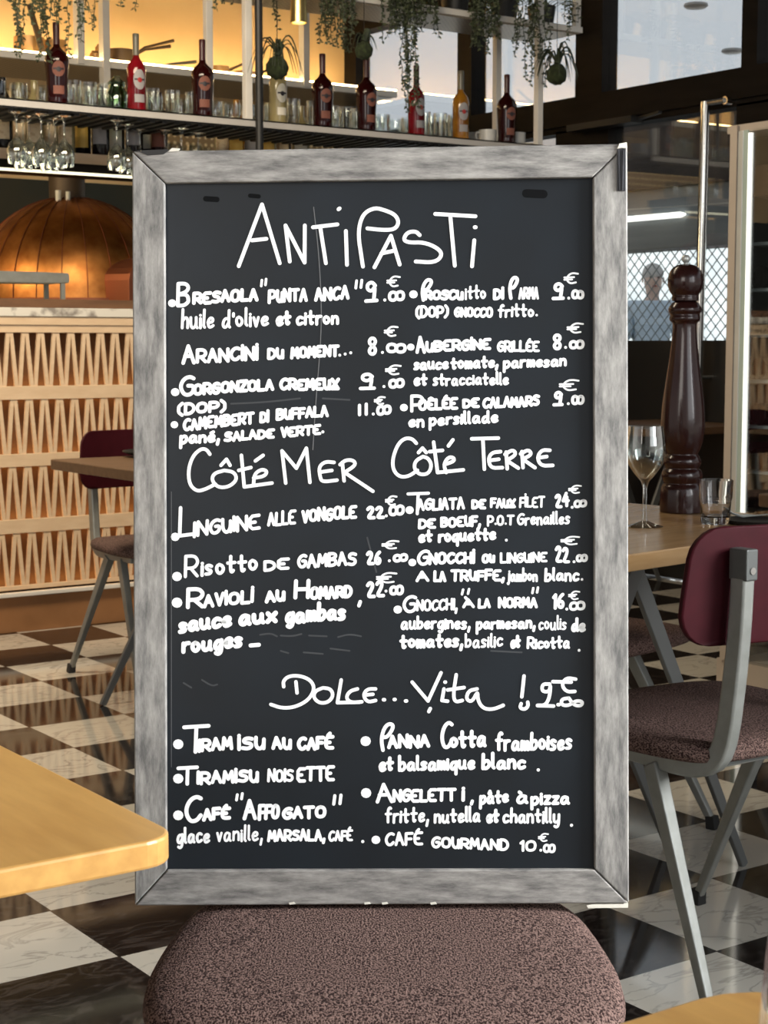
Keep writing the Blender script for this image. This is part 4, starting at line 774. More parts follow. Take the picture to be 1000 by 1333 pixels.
def arch(w, h, n=12): return [(-w, 0), (w, 0)]+[(w*math.cos(math.pi*i/n), h*.55+h*.45*math.sin(math.pi*i/n)) for i in range(n+1)]
mo = MB().prism([(x, z) for x, z in arch(.20, .24)], 'y', -.58, -.40).build('mouth_arch', M['copper_dk'], ov, bevel=.004)
mo.rotation_euler = (0, 0, R(18))
mi = MB().prism([(x, z+.02) for x, z in arch(.16, .19)], 'y', -.584, -.579).build('opening', M['black'], mo)
MB().tube([(-.02, 0, .50), (-.02, 0, .64)], .085, 20).build('flue', M['pot_dark'], ov, True)
MB().tube([(-.11, -.10, .50), (-.11, -.10, .555)], .013, 10).tube([(-.07, -.12, .50), (-.07, -.12, .55)], .011, 10).build('flue_clamp', M['cream'], ov, True, label='pale clamps at the foot of the flue')
stn = thing('metal_rack', 'grey metal rack on the bar in front of the copper oven', 'rack', (0, 6.32, 1.2366))
MB().prism(chaikin([(2.35, .104), (2.875, .104), (2.882, .112), (2.882, .140), (2.872, .148), (2.35, .148)], 1, True), 'y', -.02, .16).build('shelf_plate', M['steel'], stn, bevel=.003)
for x in (2.38, 2.855):
    for y in (-.01, .15): MB().box(x-.009, x+.009, y-.006, y+.006, 0, .106).build('leg', M['steel'], stn)

# ------------------------------------------------------------------ hanging shelves over the bar
hs = thing('hanging_rack', 'white steel hanging rack over the bar carrying the bottles, glasses and trailing plants', 'shelf', (0, 0, 0))
Z1 = 2.032
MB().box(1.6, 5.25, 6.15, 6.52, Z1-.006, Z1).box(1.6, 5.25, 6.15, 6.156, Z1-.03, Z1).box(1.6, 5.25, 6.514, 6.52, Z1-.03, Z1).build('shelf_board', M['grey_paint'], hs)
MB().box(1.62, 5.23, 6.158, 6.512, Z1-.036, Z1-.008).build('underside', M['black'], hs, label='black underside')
mb = MB(); x = 1.7
rk = [1.7+.055*i for i in range(int((5.2-1.7)/.055))]
for x in rk: mb.box(x, x+.022, 6.17, 6.50, Z1-.0445, Z1-.036)
mb.build('glass_rack', M['black'], hs)
for x, y in ((3.64, 6.17), (3.64, 6.50), (5.225, 6.17), (5.24, 6.50), (2.05, 6.17), (2.05, 6.50)):
    MB().box(x-.016, x+.016, y-.016, y+.016, Z1, ZC).build('post', M['white_paint'], hs, bevel=.002)
Z2 = 2.60
ts = hs
MB().box(3.66, 5.48, 6.15, 6.48, Z2-.028, Z2).build('shelf_board', M['white_paint'], ts, bevel=.002)
MB().box(3.68, 5.46, 6.165, 6.465, Z2-.033, Z2-.028).build('underside', M['mesh_under'], ts, label='perforated underside')
MB().box(5.445, 5.475, 6.16, 6.19, Z2, ZC).box(5.445, 5.475, 6.44, 6.47, Z2, ZC).build('post', M['white_paint'], ts)
gs_ = thing('wine_shelf', 'low hanging shelf with wine bottles above the copper oven, light strip beneath', 'shelf', (0, 0, 0))
MB().box(1.6, 4.6, 6.55, 6.85, 1.852, 1.888).build('shelf_board', M['brown_wood'], gs_)
MB().box(1.6, 4.6, 6.545, 6.55, 1.848, 1.89).build('front_edge', M['ply'], gs_, label='pale front edge')
MB().box(1.6, 4.6, 6.57, 6.83, 1.815, 1.852).build('lower_board', M['dark_frame'], gs_)
MB().box(1.6, 4.6, 6.553, 6.559, 1.801, 1.812).build('light_strip', M['cool_led'], gs_, label='pale light strip')
for x in (1.9, 4.09): MB().box(x-.01, x+.01, 6.82, 6.84, 1.888, ZC).build('hanger', M['black'], gs_)
bs = thing('back_shelf', 'long white back wall shelf with warm light strip and pans', 'shelf', (0, 0, 0))
MB().box(1.8, 5.5, 7.72, YB, 2.462, 2.49).build('shelf_board', M['white_paint'], bs)
MB().box(1.8, 5.5, 7.70, 7.72, 2.455, 2.488).build('front_edge', M['white_paint'], bs)
MB().box(1.8, 5.5, 7.74, YB-.02, 2.456, 2.461).build('underside', M['mesh_under'], bs, label='perforated underside')
MB().box(1.8, 5.5, 8.12, 8.16, 2.491, 2.506).build('light_strip', M['warm_led'], bs, label='warm light strip')
MB().box(1.8, 5.5, 7.705, 7.712, 2.489, 2.497).build('edge_light', M['warm_led'], bs, label='warm light line on the front edge')
for x in (3.60, 3.735, 2.4, 4.9): MB().box(x-.018, x+.018, 7.685, 7.735, 2.25 if x == 3.735 else 2.46, ZC).build('post', M['white_paint'], bs)
MB().box(1.8, 5.5, YB-.02, YB-.006, 2.12, 2.40).build('back_panel', M['perf'], bs, label='perforated brass panel')

# column in front of the bar shelf, pendant
tag(MB().tube([(3.568, 5.955, 0), (3.568, 5.955, ZC)], .016, 12).build('post', M['black'], None, True), 'slim black post rising past the front of the bottle shelf', 'post')
pd = thing('pendant_lamp', 'brass cylinder pendant lamp over the bar', 'lamp', (3.80, 6.02, 2.42))
MB().lathe([(.036, 0), (.0345, 0), (.030, .12), (.028, .20), (.010, .212), (0, .212), (0, .216), (.012, .216), (.032, .203), (.0325, .12), (.036, 0)], 24).build('shade', M['brass'], pd, True)
MB().tube([(0, 0, .21), (0, 0, ZC-2.42)], .003, 6).build('cord', M['black'], pd)
MB().lathe([(0, .012), (.026, .012), (.026, .016), (0, .016)], 16).build('bulb', mat('lamp_glow', (1, .9, .6), .5, emit=(1, .85, .5), estr=12), pd)

# ------------------------------------------------------------------ bottles
def patch(rf, zc, hw_, hh, ell=True, ang=0, n=10, off=.0008, rings=5):
    # patch wrapped on a bottle of radius rf(z), facing -y rotated by ang
    m = MB(); V = []; Fc = []
    if ell:
        V.append((0, zc))
        for i in range(1, rings+1):
            for k_ in range(20): a = 2*math.pi*k_/20; V.append((hw_*i/rings*math.cos(a), zc+hh*i/rings*math.sin(a)))
        Fc = [(0, 1+k_, 1+(k_+1) % 20) for k_ in range(20)]
        for i in range(rings-1):
            for k_ in range(20): Fc.append((1+i*20+k_, 1+(i+1)*20+k_, 1+(i+1)*20+(k_+1) % 20, 1+i*20+(k_+1) % 20))
    else:
        for j in range(3):
            for i in range(n+1): V.append((-hw_+2*hw_*i/n, zc-hh+hh*j))
        for j in range(2):
            for i in range(n): q = j*(n+1)+i; Fc.append((q, q+1, q+n+2, q+n+1))
    W_ = []
    for u, z in V:
        r = rf(z)+off; a = -math.pi/2+ang+u/r; W_.append((r*math.cos(a), r*math.sin(a), z))
    return m.add(W_, Fc)
def prof_r(prof):
    def f(z):
        for (r0, z0), (r1, z1) in zip(prof, prof[1:]):
            if z0 <= z <= z1 and z1 > z0: return r0+(r1-r0)*(z-z0)/(z1-z0)
        return prof[-1][0]
    return f
VERM = [(0, 0), (.036, 0), (.0375, .004), (.0365, .03), (.0375, .08), (.041, .14), (.0425, .165), (.041, .182), (.034, .200), (.022, .215), (.0145, .225), (.0125, .24)]
SLIM = [(0, 0), (.033, 0), (.034, .004), (.034, .15), (.0335, .185), (.029, .205), (.019, .222), (.0135, .235), (.0125, .25)]
VF = at_y(420, 130, 6.25)
face = math.atan2(FW.x, FW.y)     # bottles turned so that their labels face the room
def bottle(name, label, x, y, kind, glass, foil, lab, h=1.0, cap='dark_foil', group='bottles on the hanging shelf'):
    t = thing('bottle', label, 'bottle', (x, y, Z1+.0006), R(-8)+random.uniform(-.15, .15), group)
    pr = VERM if kind == 'v' else SLIM
    prof = [(r*(1.12 if z < .21 else 1), z*h) for r, z in pr]; rf = prof_r(prof); top = prof[-1][1]
    MB().lathe(prof+[(.0125, top+.001), (0, top+.001)], 20).build('glass_body', M[glass], t, True, angle=60)
    MB().lathe([(.0135, top-.008), (.0130, top+.02), (.0135, top+.052), (.0138, top+.075), (.012, top+.078), (0, top+.078)], 16).build('neck_foil', M[foil], t, True)
    zc = .135*h if kind == 'v' else .135*h
    lb = patch(rf, zc, .026, .030 if kind == 'v' else .040).build('round_label', M[lab], t, True, label='round label with dark emblem')
    patch(rf, zc, .022, .0035, False, off=.0014).build('emblem_bar', M['emblem_dark'], lb, True)
    patch(rf, zc-.002, .010, .010, off=.0018).build('emblem_disc', M['emblem_red' if lab == 'white_label' else 'emblem_dark'], lb, True)
    patch(rf, .055*h, .022, .016, False).build('lower_label', M[lab], t, True)
    return t
BX = [at_y(px, 140, 6.24).x for px in (75, 178, 264, 362, 420, 477, 542, 600, 660)]
SP = [('v', 'red_glass', 'dark_foil', 'salmon', 1.0, 'first dark red vermouth bottle from the left, below the trailing plant'),
      ('s', 'bright_red', 'grey_foil', 'white_label', .93, 'bright red bottle with white label, beside the green jar'),
      ('v', 'red_glass', 'dark_foil', 'salmon', 1.0, 'dark red vermouth bottle between the red bottle and the black post'),
      ('s', 'olive_glass', 'gold_foil', 'cream', .95, 'pale olive bottle under the hanging moss ball beside the black post'),
      ('v', 'red_glass', 'dark_foil', 'salmon', 1.0, 'dark red vermouth bottle next to the pale olive bottle'),
      ('v', 'red_glass', 'dark_foil', 'salmon', 1.02, 'dark red vermouth bottle in front of the dark hanging ball'),
      ('s', 'bright_red', 'dark_foil', 'white_label', .95, 'bright red bottle under the trailing plant at the window'),
      ('s', 'amber_glass', 'grey_foil', 'white_label', .95, 'amber yellow bottle with white label by the white cups'),
      ('v', 'red_glass', 'dark_foil', 'salmon', 1.02, 'dark red vermouth bottle at the right end of the shelf by the cups')]
for x, (kd, gl, fo, la, h, lbl) in zip(BX, SP): bottle('bottle', lbl, x, 6.24, kd, gl, fo, la, h)

# ------------------------------------------------------------------ glasses on the shelf
def gl_thing(name, label, prof, m, n=16, group=None):
    o = MB().lathe(prof, n).build(name, M[m], None, True, angle=50); tag(o, label, 'glass', group); return o
def put(proto, locs):
    first = True
    for l in locs:
        if first: o = proto; first = False
        else: o = proto.copy(); COL.objects.link(o)
        o.location = l; o.rotation_euler = (0, 0, random.uniform(0, 6))
TUM = [(0, 0), (.030, 0), (.034, .004), (.037, .04), (.036, .085), (.0345, .085), (.035, .04), (.032, .008), (0, .007)]
HIG = [(0, 0), (.026, 0), (.028, .003), (.032, .13), (.0305, .13), (.027, .008), (0, .007)]
CUT = [(0, 0), (.033, 0), (.037, .006), (.039, .03), (.036, .05), (.038, .07), (.039, .095), (.037, .095), (.0355, .07), (.034, .05), (.036, .03), (.033, .01), (0, .009)]
def row(px0, px1, step, y):
    a, b = at_y(px0, 140, y).x, at_y(px1, 140, y).x; n = int((b-a)/step); return [(a+(b-a)*i/max(n, 1), y+random.uniform(-.006, .006), Z1+.0006) for i in range(n+1)]
def clearof(ls, y, d=.082): return [l for l in ls if all(abs(l[0]-bx) > d or abs(y-6.24) > .085 for bx in BX)]
GA = 'glasses on the hanging shelf'
put(gl_thing('tumbler', 'clear tumbler in the row behind the bottles on the hanging shelf', TUM, 'thin_glass', group=GA), row(24, 60, .084, 6.34)+row(86, 118, .084, 6.34)+row(200, 235, .082, 6.34)+row(278, 325, .084, 6.34))
put(gl_thing('highball_glass', 'tall clear highball glass on the hanging shelf', HIG, 'thin_glass', group='highball glasses on the hanging shelf'), row(96, 138, .068, 6.42)+row(198, 250, .068, 6.43)+row(382, 408, .07, 6.34)+row(432, 468, .07, 6.42)+row(553, 592, .07, 6.34)+row(560, 600, .07, 6.43))
put(gl_thing('cut_glass', 'bulbous clear cut glass behind the vermouth bottles on the shelf', CUT, 'thin_glass', group='cut glasses on the hanging shelf'), row(436, 466, .085, 6.33)+row(496, 534, .084, 6.33)+row(490, 536, .084, 6.43)+row(353, 354, .09, 6.34))
mg = gl_thing('tumbler', 'smoky dark tumbler at the left end of the hanging shelf', TUM, 'smoke_glass', group='smoky tumblers at the left end of the shelf'); put(mg, row(-30, -4, .08, 6.32))
jr = thing('glass_jar', 'green glass jar beside the bright red bottle', 'jar', (at_y(152, 130, 6.33).x, 6.33, Z1+.0006))
MB().lathe([(0, 0), (.040, 0), (.043, .005), (.043, .085), (.034, .10), (.034, .115), (.0315, .115), (.0315, .10), (.040, .083), (.040, .008), (0, .007)], 20).build('jar_body', M['green_glass'], jr, True)
MB().lathe([(0, .116), (.034, .116), (.036, .125), (.02, .14), (.012, .15), (0, .152)], 16).build('lid', M['green_glass'], jr, True)
cu = thing('espresso_cup', 'white porcelain cup standing between the amber bottle and the last bottle', 'cup', (0, 0, 0), 0, 'white cups at the right end of the shelf')
MB().lathe([(0, 0), (.030, 0), (.040, .006), (.0425, .03), (.0425, .068), (.040, .068), (.0395, .03), (.036, .009), (0, .008)], 20).build('cup_body', M['porcelain'], cu, True, angle=50)
MB().tube([(.040, 0, .055), (.058, 0, .055), (.064, 0, .038), (.056, 0, .022), (.041, 0, .018)], .005, 8).build('handle', M['porcelain'], cu, True)
cl = [('white cup close behind the amber bottle', 616, 6.43), ('white cup in the middle, between the amber and dark red bottles', 635, 6.30), ('white cup behind the last dark red bottle', 650, 6.44), ('white cup at the right end past the last bottle', 673, 6.30)]
for i, (lb, px, y) in enumerate(cl):
    l = (at_y(px, 150, y).x, y, Z1+.0006)
    if i == 0: cu.location = l; cu['label'] = lb
    else: dup(cu, l, R(170), lb)
ds = tag(MB().lathe([(0, 0), (.03, 0), (.055, .014), (.054, .017), (.028, .004), (0, .004)], 20).build('saucer', M['cream'], None, True), 'cream saucer at the right end of the bottle shelf', 'saucer'); ds.location = (at_y(690, 170, 6.27).x, 6.27, Z1+.0006)

# hanging wine glasses (upside down in the rack)
HWG = [(0, 0), (.034, 0), (.034, -.0015), (.010, -.006), (.0038, -.02), (.0038, -.085), (.012, -.097), (.030, -.118), (.040, -.145), (.040, -.165), (.034, -.195), (.0325, -.195), (.038, -.165), (.038, -.146), (.028, -.120), (.010, -.100), (0, -.098)]
o = tag(MB().lathe(HWG, 18).build('wine_glass', M['thin_glass'], None, True, angle=50), 'stemmed glass hanging upside down from the bottle shelf', 'glass', 'wine glasses hanging from the rack')
locs = []
for px, y in ((22, 6.20), (38, 6.29), (54, 6.20), (72, 6.29), (84, 6.20), (30, 6.40), (64, 6.40), (152, 6.20), (166, 6.29), (182, 6.40), (215, 6.36), (236, 6.27), (258, 6.36)): locs.append((at_y(px, 190, y).x, y, Z1-.0451))
put(o, locs)

# wine bottles on the low shelf
def wine(label, x, y, glass, lab, lh=.04, sc=1.0):
    t = thing('wine_bottle', label, 'bottle', (x, y, 1.8886), -R(35), 'bottles on the low wine shelf')
    pr = [(0, 0), (.035, 0), (.0375, .004), (.0375, .185*sc), (.034, .205*sc), (.020, .225*sc), (.0145, .24*sc), (.0142, .29*sc), (0, .29*sc)]; rf = prof_r(pr[:-1])
    MB().lathe(pr, 18).build('glass_body', M[glass], t, True, angle=60)
    patch(rf, .085, .033, lh, False).build('label', M[lab], t, True)
WB = [(5, 'wine_glass_dk', 'label_cream', .045, 'black bottle with floral cream label at the left edge'), (26, 'olive_glass', 'label_cream', .05, 'pale bottle behind the leftmost hanging glasses'), (46, 'olive_glass', 'label_cream', .05, 'pale bottle with patterned label behind the hanging glasses'), (66, 'olive_glass', 'label_cream', .05, 'pale bottle with rubbed label just left of the dark bottle'),
      (86, 'olive_glass', 'label_cream', .05, 'pale cream labelled bottle beside the orange labelled one'), (107, 'wine_glass_dk', 'label_yel', .045, 'black wine bottle with orange and cream label'), (131, 'wine_glass_dk', 'white_label', .036, 'black wine bottle with small white label'), (151, 'wine_glass_dk', 'cream', .045, 'black bottle behind the hanging glasses next to the menu frame'),
      (175, 'wine_glass_dk', 'white_label', .03, 'black bottle with pale label just above the menu frame corner'), (192, 'wine_glass_dk', 'cream', .03, 'dark bottle with cream label left of the red bottle'), (207, 'red_glass', 'salmon', .03, 'dark red bottle with salmon label above the frame'), (290, 'olive_glass', 'label_cream', .06, 'pale bottle with pink cream label left of the yellow one'),
      (308, 'amber_glass', 'label_yel', .06, 'yellow labelled bottle just left of the black post'), (328, 'wine_glass_dk', 'white_label', .05, 'black bottle beside the slim black post'), (349, 'olive_glass', 'label_yel', .06, 'yellow bottle just right of the slim black post'), (368, 'red_glass', 'label_cream', .05, 'dark red bottle with cream label right of the post'), (392, 'olive_glass', 'cream', .05, 'pale bottle above the middle of the menu frame')]
for qi, (px, gl, la, lh, lb) in enumerate(WB):
    yw = 6.69 if qi % 2 else 6.60
    wine(lb, at_y(px, 180, yw).x, yw, gl, la, lh)
o = tag(MB().lathe(TUM, 16).build('tumbler', M['thin_glass'], None, True, angle=50), 'clear tumbler standing on the low wine shelf', 'glass', 'tumblers on the low wine shelf')
put(o, [(at_y(px, 180, y).x, y, 1.8886) for y, ps in ((6.63, (228, 254)), (6.72, (240, 264)), (6.65, (416, 440, 464, 488))) for px in ps])

# pans and pots on the back shelf
def pan(label, px, r, h, m, handle=None, hm='pot_dark', y=7.92):
    t = thing('saucepan', label, 'pan', (at_y(px, 70, y).x, y, 2.4985))
    MB().lathe([(0, 0), (r*.95, 0), (r, .006), (r, h), (r*.95, h), (r*.94, .01), (0, .009)], 20).build('pan_body', M[m], t, True, angle=50)
    for q in handle or []: MB().tube([(q[0]*r*.98, -.01, h*.75), (q[0]*(r+.06), -.02, h*.9+q[2]*.4), (q[0]*(r+q[1]), -.03, h*.9+q[2])], [.008, .006, .009], 8).build('handle', M[hm], t, True)
pan('brass saucepan with a long raised handle behind the first vermouth bottle', 38, .075, .10, 'pot_metal')
pan('brass saucepan partly hidden by the trailing plant', 72, .055, .10, 'pot_metal')
pan('dark saucepan with two long handles behind the bright red bottle', 158, .065, .09, 'pot_dark', [(1, .22, .08), (1, .20, .05)])
pan('small brass pan with a thin wire handle behind the red bottle', 196, .05, .03, 'pot_metal', [(1, .20, .04)], 'steel_dk')
pan('bright brass pan left of the grey shelf post', 286, .05, .06, 'pot_metal', [(1, .12, .05)])
pan('wide brass pan between the grey shelf post and black post', 318, .06, .045, 'pot_metal', [(1, .14, .05)])
pan('low brass pan beside the hanging moss ball', 392, .07, .03, 'pot_metal')
pan('low brass tray behind the dark red bottles', 440, .09, .018, 'pot_metal')
kn = tag(MB().bar((0, 0, 0), (-.075, -.01, .235), .034, .012, .026, .01, side=(0, 1, 0)).build('wooden_spatula', M['pot_dark'], bevel=.003), 'dark wooden spatula standing in the brass saucepan', 'spatula'); kn.location = (at_y(50, 60, 7.86).x, 7.80, 2.4985)
for i, (px, hh_, lb) in enumerate([(124, .05, 'short brown canister beside the white shelf post'), (131, .085, 'taller brown canister against the white shelf post')]):
    o = tag(MB().lathe([(0, 0), (.027, 0), (.027, hh_), (.020, hh_+.005), (.018, hh_+.012), (0, hh_+.012)], 16).build('canister', M['pot_metal'], None, True), lb, 'canister'); o.location = (at_y(px, 70, 7.88).x, 7.88, 2.4985)

# ------------------------------------------------------------------ plants
def trailing(label, px0, px1, ytop, ybot, y, strands, m='leaf', leaf=.020, pot=True, ztop=None, tail=0):
    a, b = at_y(px0, ytop, 6.08), at_y(px1, ytop, 6.08); zt = Z2+.06 if ztop is None else ztop
    xc = (a.x+b.x)/2; hw_ = max((b.x-a.x)/2, .03)
    t = thing('trailing_plant', label, 'plant', (xc, y+.02, Z2+.0006 if pot else zt), 0, 'trailing plants over the bar')
    zb = at_y((px0+px1)/2, ybot, 6.08).z; t0 = t.location
    lv = MB(); st = MB()
    for s_ in range(strands):
        x = random.uniform(-hw_, hw_); yy = 6.112-t0.y-random.uniform(0, .06); L = (zt-zb)*random.uniform(.45, 1.0)
        if s_ < tail: x = random.uniform(-.25, .15)*hw_; L = (zt-zb)*random.uniform(1.3, 2.0)
        ztop_ = zt-t0.z+random.uniform(.02, .05); x += .09 if min(abs(t0.x+x*.75-5.225), abs(t0.x+x*.75-5.44)) < .045 else 0
        pts = [(x*.5, 0, ztop_-.01), (x*.7, yy*.6, ztop_+.02)] if pot else []; px_, py_ = x*.85, yy
        n = max(5, int(L/.017)); z = ztop_
        for i in range(n+1):
            pts.append((px_, py_, z)); px_ += random.uniform(-.006, .006)+x*.01; py_ += random.uniform(-.004, .004); z -= L/n
            for _ in range(3):
                d = Vector((random.uniform(-1, 1), random.uniform(-1, 1), random.uniform(-.9, .3))).normalized()*leaf*random.uniform(.6, 1.2); sd = d.cross(Vector((random.uniform(-1, 1), random.uniform(-1, 1), random.uniform(-1, 1)))).normalized()*leaf*.28
                c = Vector(pts[-1]); lv.add([c, c+d*.5+sd, c+d, c+d*.5-sd], [(0, 1, 2, 3)])
        st.tube(pts, .0016, 4, caps=False)
    lv.build('foliage', M[m], t, fix=False); st.build('stems', M['leaf_dk'], t, fix=False)
    if pot: MB().lathe([(0, 0), (.055, 0), (.07, .10), (.064, .10), (.05, .09), (0, .085)], 16).build('pot', M['black'], t, True)
    return t
TP = [('trailing plant hanging thickest above the first vermouth bottle', 22, 104, -60, 96, 6.32, 58), ('sparse trailing plant tips above the bright red bottle', 154, 196, -60, 42, 6.30, 10), ('thin trailing plant beside the grey shelf post', 258, 322, -60, 34, 6.28, 10), ('thin trailing plant just left of the pendant lamp', 338, 358, -40, 60, 6.32, 7),
      ('dense trailing plant right of the brass pendant lamp', 418, 466, 0, 74, 6.30, 22), ('broad trailing plant above the bright red bottle at the window', 500, 572, 0, 70, 6.30, 46), ('dark trailing plant above the amber bottle', 616, 646, 0, 78, 6.28, 24), ('pale trailing plant left of the last shelf post', 672, 716, 0, 124, 6.27, 14), ('short wispy trailing plant above the hanging spider plant', 728, 758, 5, 62, 6.27, 6)]
for i, (lb, a, b, y0, y1, yy, s_) in enumerate(TP): trailing(lb, a, b, y0, y1, yy, s_, pot=(i >= 4), ztop=None if i >= 4 else 2.965, tail=9 if i == 5 else 0)
# shelf above the left plants (its underside is just above the frame of the photograph)
us = hs
MB().box(1.6, 3.9, 6.15, 6.50, 2.93, 2.96).build('shelf_board', M['white_paint'], us)
for x in (2.05, 3.64):
    MB().box(x+.02, x+.05, 6.20, 6.23, 2.96, ZC).build('hanger', M['white_paint'], us)
def kokedama(label, px, py, y, r, leaves, spread, m='leaf_dk'):
    c = at_y(px, py, y)
    t = thing('hanging_moss_ball', label, 'plant', (c.x, c.y, c.z), 0, 'moss ball plants hung over the bar')
    MB().sphere((0, 0, 0), r, 20, 14, dis=lambda d: 1+.10*math.sin(9*d.x+3*d.z)*math.cos(8*d.y)+random.uniform(-.04, .04)).build('moss_ball', M['moss'], t, True, angle=180)
    lv = MB()
    for i in range(leaves):
        a = random.uniform(0, 2*math.pi); L = spread*random.uniform(.6, 1.1); up = random.uniform(.5, 1.0)*L
        pts = []
        for k_ in range(9):
            u = k_/8; rad = L*u; z = r*.9+up*1.7*u*(1-u)*2-L*.55*u*u*u; pts.append((math.cos(a)*rad, math.sin(a)*rad, z))
        lv.tube(pts, [.004, .0045, .0045, .0042, .004, .0035, .003, .0022, .001], 5, sy=.5)
    lv.build('leaves', M[m], t, True)
    MB().tube([(0, 0, r*.9), (0, 0, ZC-c.z)], .0015, 5).build('string', M['black'], t)
    MB().tube([(0, 0, r), (.02, .0, r+.05)], .016, 8).build('crown', M[m], t, True)
    return t
kokedama('mossy ball with arching leaves hanging above the pale olive bottle', 361, 88, 6.03, .047, 20, .135)
kokedama('dark ball with a short tuft hanging above the dark red bottle', 474, 66, 6.0, .038, 9, .06)
kokedama('hanging spider plant ball at the right end of the bottle shelf', 725, 97, 5.96, .047, 22, .13, 'leaf_dk')

# ------------------------------------------------------------------ wine cabinet at the right edge
wc = thing('wine_cabinet', 'glass fronted wine cabinet with beige frame at the right edge', 'cabinet', (4.0, 0, 0))
yA, yB_ = 2.4, 3.80
MB().box(0.03, .55, yA, yB_-.005, 0, 1.76).box(.52, .55, yA, yB_, 0, 1.78).build('carcass', M['black'], wc) if False else None
MB().box(.50, .53, yA, yB_, 0, 1.775).build('back_board', M['black'], wc)
MB().box(0.03, .53, yB_-.02, yB_, 0, 1.78).box(0.03, .53, yA, yA+.02, 0, 1.78).build('side_panel', M['beige'], wc)
MB().box(.032, .50, yB_-.032, yB_-.0205, .08, 1.758).build('lining', M['black'], wc, label='black inner lining')
MB().box(0.0, .53, yA, yB_, 1.76, 1.785).build('top_panel', M['beige'], wc)
MB().box(0.0, .53, yA, yB_, 0.0, .08).build('plinth', M['beige'], wc)
MB().box(-.01, .03, 3.749, yB_-.022, .08, 1.782).build('door_stile', M['beige'], wc)
MB().box(-.006, .02, 3.726, 3.749, .10, 1.765).build('door_trim', M['alu'], wc, bevel=.003)
MB().box(-.003, .004, 3.692, 3.708, .10, 1.755).build('light_strip', M['cab_led'], wc, label='white vertical light strip')
MB().box(-.004, .006, 3.709, 3.726, .10, 1.765).build('glass_edge', mat('green_glass_edge', (.36, .44, .40), .2), wc)
MB().box(-.002, .004, yA, 3.691, .09, 1.765).build('glass_door', M['pane'], wc)
for i in range(9):
    z = .25+.145*i
    MB().box(.06, .50, yA+.02, yB_-.034, z, z+.010).build('rack_shelf', M['zinc'], wc)
MB().box(.06, .50, yA+.02, yB_-.034, 1.565, 1.66).build('wood_panel', M['walnut'], wc, label='brown wood panel at the top')  # reflection in the door glass, built as a brown block inside
wbp = tag(MB().lathe([(0, 0), (.034, 0), (.036, .004), (.036, .18), (.03, .20), (.015, .22), (.014, .28), (0, .28)], 14).build('wine_bottle', M['wine_glass_dk'], None, True), 'black wine bottle lying in the wine cabinet', 'bottle', 'bottles lying in the wine cabinet')
first = True
for i in range(8):
    for j in range(5):
        z = .25+.145*i+.0105+.036
        o = wbp if first else wbp.copy()
        if not first: COL.objects.link(o)
        first = False
        o.location = (4.07, 3.71-.085*j, z); o.rotation_euler = (0, R(90), 0)
        if i == 8: o.location = (4.07, 3.71-.085*j, .25+.145*7+.012+.0365+.0735)

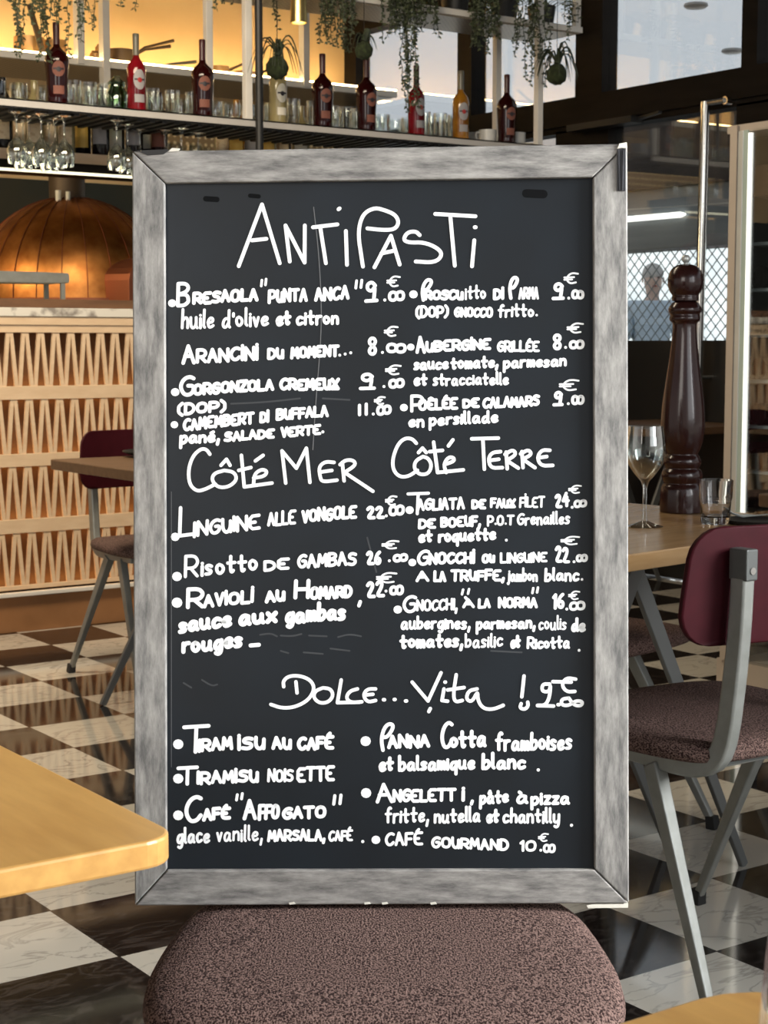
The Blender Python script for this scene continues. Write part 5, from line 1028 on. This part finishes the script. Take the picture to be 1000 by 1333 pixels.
# ------------------------------------------------------------------ person outside beyond the grille
def person(label, loc, rz, top, lean=0):
    t = thing('person', label, 'person', loc, rz)
    joints = {'pelvis': ((0, 0, .95), .13), 'belly': ((0, 0, 1.10), .125), 'chest': ((0, 0, 1.30), .14), 'neck0': ((0, 0, 1.46), .06), 'neck': ((0, 0.01, 1.52), .052), 'head': ((0, .025, 1.60), .082), 'crown': ((0, .02, 1.68), .085)}
    edges = [('pelvis', 'belly'), ('belly', 'chest'), ('chest', 'neck0'), ('neck0', 'neck'), ('neck', 'head'), ('head', 'crown')]
    for s_, n_ in ((-1, 'l'), (1, 'r')):
        J = {'sh': ((.17*s_, 0, 1.41), .058), 'el': ((.23*s_, .0, 1.14), .042), 'wr': ((.23*s_, .08, .92), .028), 'pa': ((.23*s_, .10, .84), .03), 'hip': ((.09*s_, 0, .90), .09), 'kn': ((.10*s_, .02, .50), .06), 'an': ((.10*s_, 0, .08), .04), 'toe': ((.11*s_, .15, .035), .032)}
        for k_, v in J.items(): joints[n_+k_] = v
        edges += [('chest', n_+'sh'), (n_+'sh', n_+'el'), (n_+'el', n_+'wr'), (n_+'wr', n_+'pa'), ('pelvis', n_+'hip'), (n_+'hip', n_+'kn'), (n_+'kn', n_+'an'), (n_+'an', n_+'toe')]
        for q, (dy, ln) in enumerate(((-.022, .065), (-.007, .078), (.008, .072), (.021, .055))):
            joints[n_+'f%da' % q] = ((.23*s_, .105+dy, .80), .009); joints[n_+'f%db' % q] = ((.225*s_, .115+dy, .80-ln), .007)
            edges += [(n_+'pa', n_+'f%da' % q), (n_+'f%da' % q, n_+'f%db' % q)]
        joints[n_+'tha'] = ((.222*s_, .14, .85), .010); joints[n_+'thb'] = ((.215*s_, .155, .80), .008); edges += [(n_+'pa', n_+'tha'), (n_+'tha', n_+'thb')]
    names = list(joints)
    def skin(name, js, es, m, parent, grow=1.0, ext=0.0):
        me = bpy.data.meshes.new(name); idx = {n_: i for i, n_ in enumerate(js)}
        me.from_pydata([joints[n_][0] for n_ in js], [(idx[a], idx[b]) for a, b in es], []); me.materials.append(m)
        o = bpy.data.objects.new(name, me); COL.objects.link(o); o.parent = parent
        md = o.modifiers.new('Skin', 'SKIN'); md.use_smooth_shade = True
        if not me.skin_vertices: me.attributes
        sv = me.skin_vertices[0].data if len(me.skin_vertices) else None
        if sv is None: return o
        for n_, i in idx.items(): r = joints[n_][1]*grow+ext; sv[i].radius = (r, r)
        sv[0].use_root = True
        o.modifiers.new('Subdivision', 'SUBSURF').levels = 1; o.modifiers['Subdivision'].render_levels = 2
        return o
    try:
        # a skin layer is only created through an edit operator, so build it with bmesh
        def skin(name, js, es, m, parent, grow=1.0, ext=0.0):
            me = bpy.data.meshes.new(name); bm = bmesh.new(); lay = bm.verts.layers.skin.verify(); vs_ = {}
            for i, n_ in enumerate(js):
                v = bm.verts.new(joints[n_][0]); r = joints[n_][1]*grow+ext; v[lay].radius = (r, r); v[lay].use_root = (i == 0); vs_[n_] = v
            for a, b in es: bm.edges.new((vs_[a], vs_[b]))
            bm.to_mesh(me); bm.free(); me.materials.append(m)
            o = bpy.data.objects.new(name, me); COL.objects.link(o); o.parent = parent
            md = o.modifiers.new('Skin', 'SKIN'); md.use_smooth_shade = True
            sb = o.modifiers.new('Subdivision', 'SUBSURF'); sb.levels = 1; sb.render_levels = 2
            return o
        skin('body', names, edges, M['skin'], t)
        tj = ['chest', 'belly', 'pelvis', 'neck0', 'lsh', 'rsh', 'lel', 'rel']; skin('shirt', tj, [('pelvis', 'belly'), ('belly', 'chest'), ('chest', 'neck0'), ('chest', 'lsh'), ('chest', 'rsh'), ('lsh', 'lel'), ('rsh', 'rel')], M[top], t, 1.0, .018)
        lj = ['pelvis', 'lhip', 'rhip', 'lkn', 'rkn', 'lan', 'ran']; skin('trousers', lj, [('pelvis', 'lhip'), ('pelvis', 'rhip'), ('lhip', 'lkn'), ('rhip', 'rkn'), ('lkn', 'lan'), ('rkn', 'ran')], M['jacket'], t, 1.0, .016)
    except Exception as ex_: print('person skin', ex_)
    MB().sphere((0, .005, 1.675), .096, 16, 10, sc=(.92, 1.05, .95), dis=lambda d: 1 if (d.z > -.1 and d.y < .55) or d.z > .5 else .9).build('hair', M['hair'], t, True, angle=180)
    MB().sphere((0, .115, 1.625), .014, 8, 6, sc=(.8, 1.2, 1.2)).build('nose', M['skin'], t, True)
    for s_ in (-1, 1):
        MB().sphere((.032*s_, .098, 1.648), .009, 8, 6).build('eye', M['emblem_dark'], t, True); MB().sphere((.084*s_, .02, 1.63), .02, 8, 6, sc=(.4, .8, 1.3)).build('ear', M['skin'], t, True)
    MB().sphere((0, .103, 1.578), .018, 8, 6, sc=(1.2, .3, .3)).build('mouth', M['emblem_red'], t, True)
    return t
person('person with grey hair in pale blue clothes standing outside beyond the diamond grille', (9.60, 9.90, -.02), R(145), 'shirt')
dk = at_x(822, 400, 9.0)
person('person in dark clothes outside, half hidden by the menu frame', (9.95, 10.75, -.02), R(145), 'jacket')
